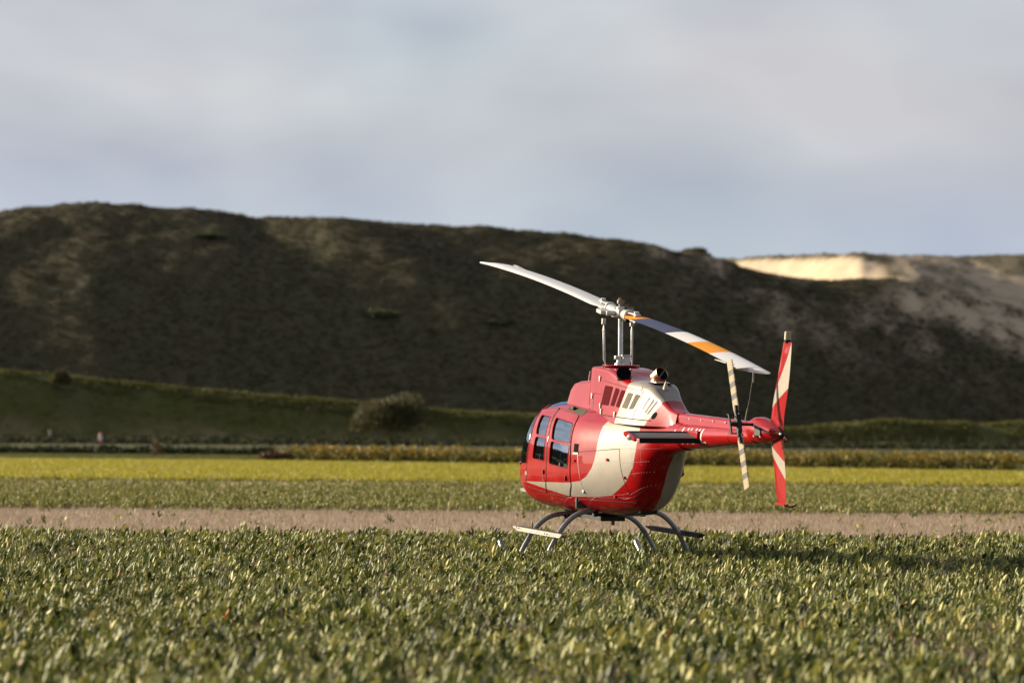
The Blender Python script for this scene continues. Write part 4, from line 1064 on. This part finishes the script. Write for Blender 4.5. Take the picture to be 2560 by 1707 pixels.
k = vnoise((px - 1280) / FPX * D / 3, D / 3, 42) > .22; px, D = px[k], D[k]; n = len(px)
scatter('ridge_grass', np.stack([(px - 1280) / FPX * D, D, terrain(px, D)], 1), np.stack([rng.normal(0, .15, n), rng.normal(0, .15, n), rng.uniform(0, 6.28, n)], 1), rng.uniform(.5, 1.2, n) * np.where(np.abs(D - 483) < 5, 1.7, 1.0), rc, 6, M['ridge_grass'])
n = 12000; D = rng.uniform(189.5, 240, n); X = rng.uniform(-48, -9, n)
scatter('verge_grass', np.stack([X, D, np.zeros(n)], 1), np.stack([np.zeros(n), np.zeros(n), rng.uniform(0, 6.28, n)], 1), rng.uniform(.3, .6, n), rc, 6, M['ridge_grass'])
n = 16000; D = rng.uniform(150, 385, n); X = rng.uniform(-1, 1, n) * (1280 / FPX * D * 1.15)
k = (D > np.interp(X, [-60, -12, 34, 60], [240, 184, 148, 127]) + 4) & ((X > -9) | (D > 240)); X, D = X[k], D[k]; n = len(X)
scatter('meadow_grass', np.stack([X, D, np.zeros(n)], 1), np.stack([np.zeros(n), np.zeros(n), rng.uniform(0, 6.28, n)], 1), rng.uniform(.3, .7, n), rc, 6, M['ridge_grass'])

# ------------------------------------------------------------------ shrubs, hedge, posts
def foliage_mat(name, stops, rough=.6):
    m, nt, b = base_mat(name); o = nt.nodes['Material Output']
    c = ramp(nt, attr(nt, 'tone'), stops); L(nt, c, b.inputs['Base Color']); b.inputs['Roughness'].default_value = rough; b.inputs['Specular IOR Level'].default_value = .3
    tr_ = N(nt, 'ShaderNodeBsdfTranslucent'); L(nt, c, tr_.inputs['Color'])
    ms = N(nt, 'ShaderNodeMixShader'); ms.inputs[0].default_value = .25; L(nt, b.outputs[0], ms.inputs[1]); L(nt, tr_.outputs[0], ms.inputs[2]); L(nt, ms.outputs[0], o.inputs['Surface'])
    return m
M['bush'] = foliage_mat('bush_leaf', [(0, (.034, .036, .012)), (.5, (.07, .064, .02)), (1, (.115, .10, .034))])
M['hedge'] = foliage_mat('autumn_hedge_leaf', [(0, (.055, .062, .012)), (.35, (.12, .115, .017)), (.7, (.23, .165, .022)), (1, (.32, .145, .026))])
M['rust'] = foliage_mat('rusty_shrub_leaf', [(0, (.04, .03, .015)), (.5, (.09, .045, .02)), (1, (.15, .08, .03))])
M['reed'] = foliage_mat('dark_reed_leaf', [(0, (.012, .018, .008)), (.6, (.022, .028, .012)), (1, (.045, .04, .02))], .95)
M['twig'] = simple('bare_twig', (.10, .08, .06), .9)
def leafcloud(P, size, tone, mat, name, parent, up_bias=.3):
    n = len(P); d = rng.normal(size=(n, 3)); d /= np.linalg.norm(d, axis=1)[:, None]
    d2 = rng.normal(size=(n, 3)); d2[:, 2] += up_bias; d2 -= d * (d * d2).sum(1)[:, None]; d2 /= np.linalg.norm(d2, axis=1)[:, None]
    s_ = (size * rng.uniform(.6, 1.3, n))[:, None]; P = np.asarray(P)
    V = np.stack([P - d * s_ * .45, P + d2 * s_ * .9 - d * s_ * .1, P + d * s_ * .45, P - d2 * s_ * .9 + d * s_ * .1], 1).reshape(-1, 3)
    me = bpy.data.meshes.new(name); me.from_pydata(V.tolist(), [], np.arange(4 * n).reshape(n, 4).tolist()); me.materials.append(mat)
    set_attr(me, 'tone', np.repeat(np.clip(tone, 0, 1), 4))
    return link(name, me, parent)
def bush(label, cat, px, D, w, h, nleaf, size, mat, zb=None, name='bush', flat=1.0, twigs=7, group=None):
    x = at(px, D); z0 = float(terrain(px, D)) - .15 if zb is None else zb
    root = tag(empty(name, (x, D, z0)), label, cat, group)
    lumps = [(rng.uniform(-.34, .34) * w, rng.uniform(-.3, .3) * w * .7, rng.uniform(.25, .72) * h, rng.uniform(.20, .34) * w) for _ in range(9)] + [(0, 0, .5 * h, .36 * w), (-.36 * w, 0, .16 * h, .2 * w), (.34 * w, 0, .14 * h, .22 * w), (.1 * w, -.2 * w, .15 * h, .26 * w)]
    P = []
    for lx, ly, lz, lr in lumps:
        k = nleaf // len(lumps); v = rng.normal(size=(k, 3)); v /= np.linalg.norm(v, axis=1)[:, None]
        v *= (rng.random(k) ** .28)[:, None]
        q = v * np.array([lr, lr * .8, min(lr, h * .36)]) + np.array([lx, ly, lz]); P.append(q)
    P = np.concatenate(P); P = P[(P[:, 2] > .02) & (P[:, 2] < h * 1.02)]
    leafcloud(P, size, np.clip(rng.normal(.45, .22, len(P)), 0, 1), mat, 'foliage', root)
    for _ in range(twigs):
        a = rng.uniform(0, 6.28); r = rng.uniform(.15, .42) * w
        MB().tube([(0.04 * cos(a), .04 * sin(a), -.1), (r * .45 * cos(a), r * .45 * sin(a), h * .42), (r * cos(a), r * .8 * sin(a), h * rng.uniform(.65, .95))], [.05 * h / 3 + .008, .03 * h / 3 + .005, .004], 6).build('branch', M['twig'], root)
    return root
bush('big round brown-green bush growing on the grassy ridge below the dark dune', 'bush', 972, 470, 9.8, 5.4, 14000, .18, M['bush'], zb=zat(972, 1078, 468))
bush('small dark bush on the crest of the grassy ridge, above the concrete post', 'bush', 157, 476, 2.9, 2.1, 1800, .2, M['bush'], zb=zat(157, 962, 476))
bush('low shrub standing on the dune crest beside the sand bowl', 'bush', 1738, 604, 5.2, 1.6, 1800, .26, M['bush'], zb=zat(1738, 642, 604))
bush('rust red shrub at the end of the low hedge beside the yellow field', 'shrub', 690, 181, 1.7, .75, 900, .11, M['rust'], zb=0, name='shrub')
bush('sparse twiggy shrub with orange leaves by the dark ditch, away from the hedge', 'shrub', 395, 224, 1.0, 1.15, 160, .10, M['rust'], zb=0, name='shrub', twigs=12)

M['scrub'] = foliage_mat('dune_scrub_leaf', [(0, (.035, .05, .015)), (.5, (.05, .07, .02)), (1, (.07, .09, .028))])
for label_, px_, py_, w_ in (('flat dark green scrub patch high on the shaded dune slope', 528, 590, 6.5), ('flat dark green scrub patch halfway down the dune, level with the rotor hub', 950, 785, 6.0), ('flat dark green scrub patch on the dune close to the white rotor blade', 1246, 808, 5.0)):
    ds_ = np.linspace(524, 604, 400); zz_ = terrain(np.full(400, px_), ds_); k_ = int(np.argmin(np.abs(zz_ - (EYE + (horizon(px_) - py_) / FPX * ds_))))
    bush(label_, 'bush', px_, float(ds_[k_]), w_, 1.3, 1600, .22, M['scrub'], zb=float(zz_[k_]) - .5, twigs=4)
# low hedge of separate leafy plants grown together, along the far edge of the yellow field
hx0, hy0, hx1, hy1 = -12.0, 182.0, 34.0, 145.2
hl = math.hypot(hx1 - hx0, hy1 - hy0); du = np.array([(hx1 - hx0) / hl, (hy1 - hy0) / hl]); dn = np.array([-du[1], du[0]])
hroot = tag(empty('hedge', (hx0, hy0, 0)), 'long low hedge with orange-green leaves behind the yellow field', 'hedge')
P = []; tn = []
for c_ in np.arange(0, hl, .85):
    for row in range(3):
        hgt = rng.uniform(.88, 1.10); ww = rng.uniform(.42, .60); k = 150; cc = c_ + rng.uniform(-.3, .3)
        v = rng.normal(size=(k, 3)); v /= np.linalg.norm(v, axis=1)[:, None]; v *= (rng.random(k) ** .4)[:, None]
        z = .5 * hgt + v[:, 2] * .5 * hgt; u = cc + v[:, 0] * ww; dd_ = row * .7 + v[:, 1] * ww
        P.append(np.stack([u * du[0] + dd_ * dn[0], u * du[1] + dd_ * dn[1], np.maximum(z, .03)], 1)); tn.append(np.clip(z / 1.0 * .55 + rng.normal(.12, .2, k) + .25 * (vnoise(np.full(k, c_ / 3.0), np.zeros(k), 8) - .5), 0, 1))
leafcloud(np.concatenate(P), .10, np.concatenate(tn), M['hedge'], 'foliage', hroot)
for c_ in np.arange(.4, hl, 1.7):
    q = du * c_ + dn * .3; MB().tube([(q[0], q[1], -.02), (q[0] + .05, q[1], .55)], [.02, .008], 5).build('stem', M['twig'], hroot)
# dark ditch vegetation
P = []; 
for D0_, D1_, n_, h_ in ((239.5, 242.5, 9000, .55), (396, 402, 14000, 1.0)):
    dd_ = rng.uniform(D0_, D1_, n_); xx = rng.uniform(-1, 1, n_) * (1280 / FPX * D1_ * 1.15)
    if D0_ < 300:
        kk = xx < -8; dd_, xx = dd_[kk], xx[kk]
    hh = h_ * (.55 + .6 * vnoise(xx / 1.5, dd_ / 2, 51)); P.append(np.stack([xx, dd_, rng.random(len(xx)) * hh], 1))
P = np.concatenate(P)
rd = leafcloud(P, .22, np.clip(rng.normal(.35, .25, len(P)), 0, 1), M['reed'], 'ditch_vegetation', None, 2.0); tag(rd, kind='stuff')

def fence(label, posts, hgt, r, wires):
    x0, D0_, z0 = posts[0]; root = tag(empty('fence', (x0, D0_, z0)), label, 'fence')
    pm = MB().tube([(0, 0, -.4), (0, 0, hgt * .97), (0, 0, hgt)], [r, r * .95, r * .6], 8).mesh('post', M['wood'])
    for x, d_, z in posts:
        o = link('post', pm, root); o.location = (x - x0, d_ - D0_, z - z0)
        o.rotation_euler = (rng.normal(0, .03), rng.normal(0, .04), rng.uniform(0, 3))
    for f in wires: MB().tube([(x - x0, d_ - D0_ - r, z - z0 + hgt * f) for x, d_, z in posts], .012, 4).build('wire', M['dark'], root)
pxs_ = [39, 101, 160, 219, 277, 339, 399, 458, 519, 583, 643, 704, 765, 826, 1056, 1117, 1178, 1239, 1300]
fence('line of thin posts along the crest of the grassy ridge', [(at(p, 484), 484, float(terrain(p, 484)) - .05) for p in pxs_], 1.2, .04, (.55, .9))
pxr = [2032, 2074, 2120, 2154, 2190, 2217, 2259, 2301, 2342, 2380, 2425, 2467, 2514, 2555, 2600]
fence('line of dark fence posts across the flat ground behind the hedge', [(at(p, 424), 424, float(terrain(p, 424)) - .05) for p in pxr], 1.1, .045, (.5, .9))
mk = tag(empty('marker_post', (at(253, 381), 381, 0)), 'white marker post with red cap and red foot beside the road', 'post')
bevel(MB().box((0, 0, .25), (.26, .26, .5)).build('red_foot', M['post_red'], mk), .02); bevel(MB().box((0, 0, .80), (.40, .30, .60)).build('white_body', M['post_white'], mk), .05)
MB().tube([(0, 0, 1.08), (0, 0, 1.30), (0, 0, 1.42)], [.17, .13, .03], 12).build('red_cap', M['post_red'], mk)
pp = tag(bevel(MB().box((0, 0, .55), (.34, .3, 1.3)).build('boundary_post', M['concrete'], None), .04), 'plain pale concrete post at the foot of the grassy ridge', 'post')
pp.location = (at(127, 403), 403, zat(127, 1099, 403))
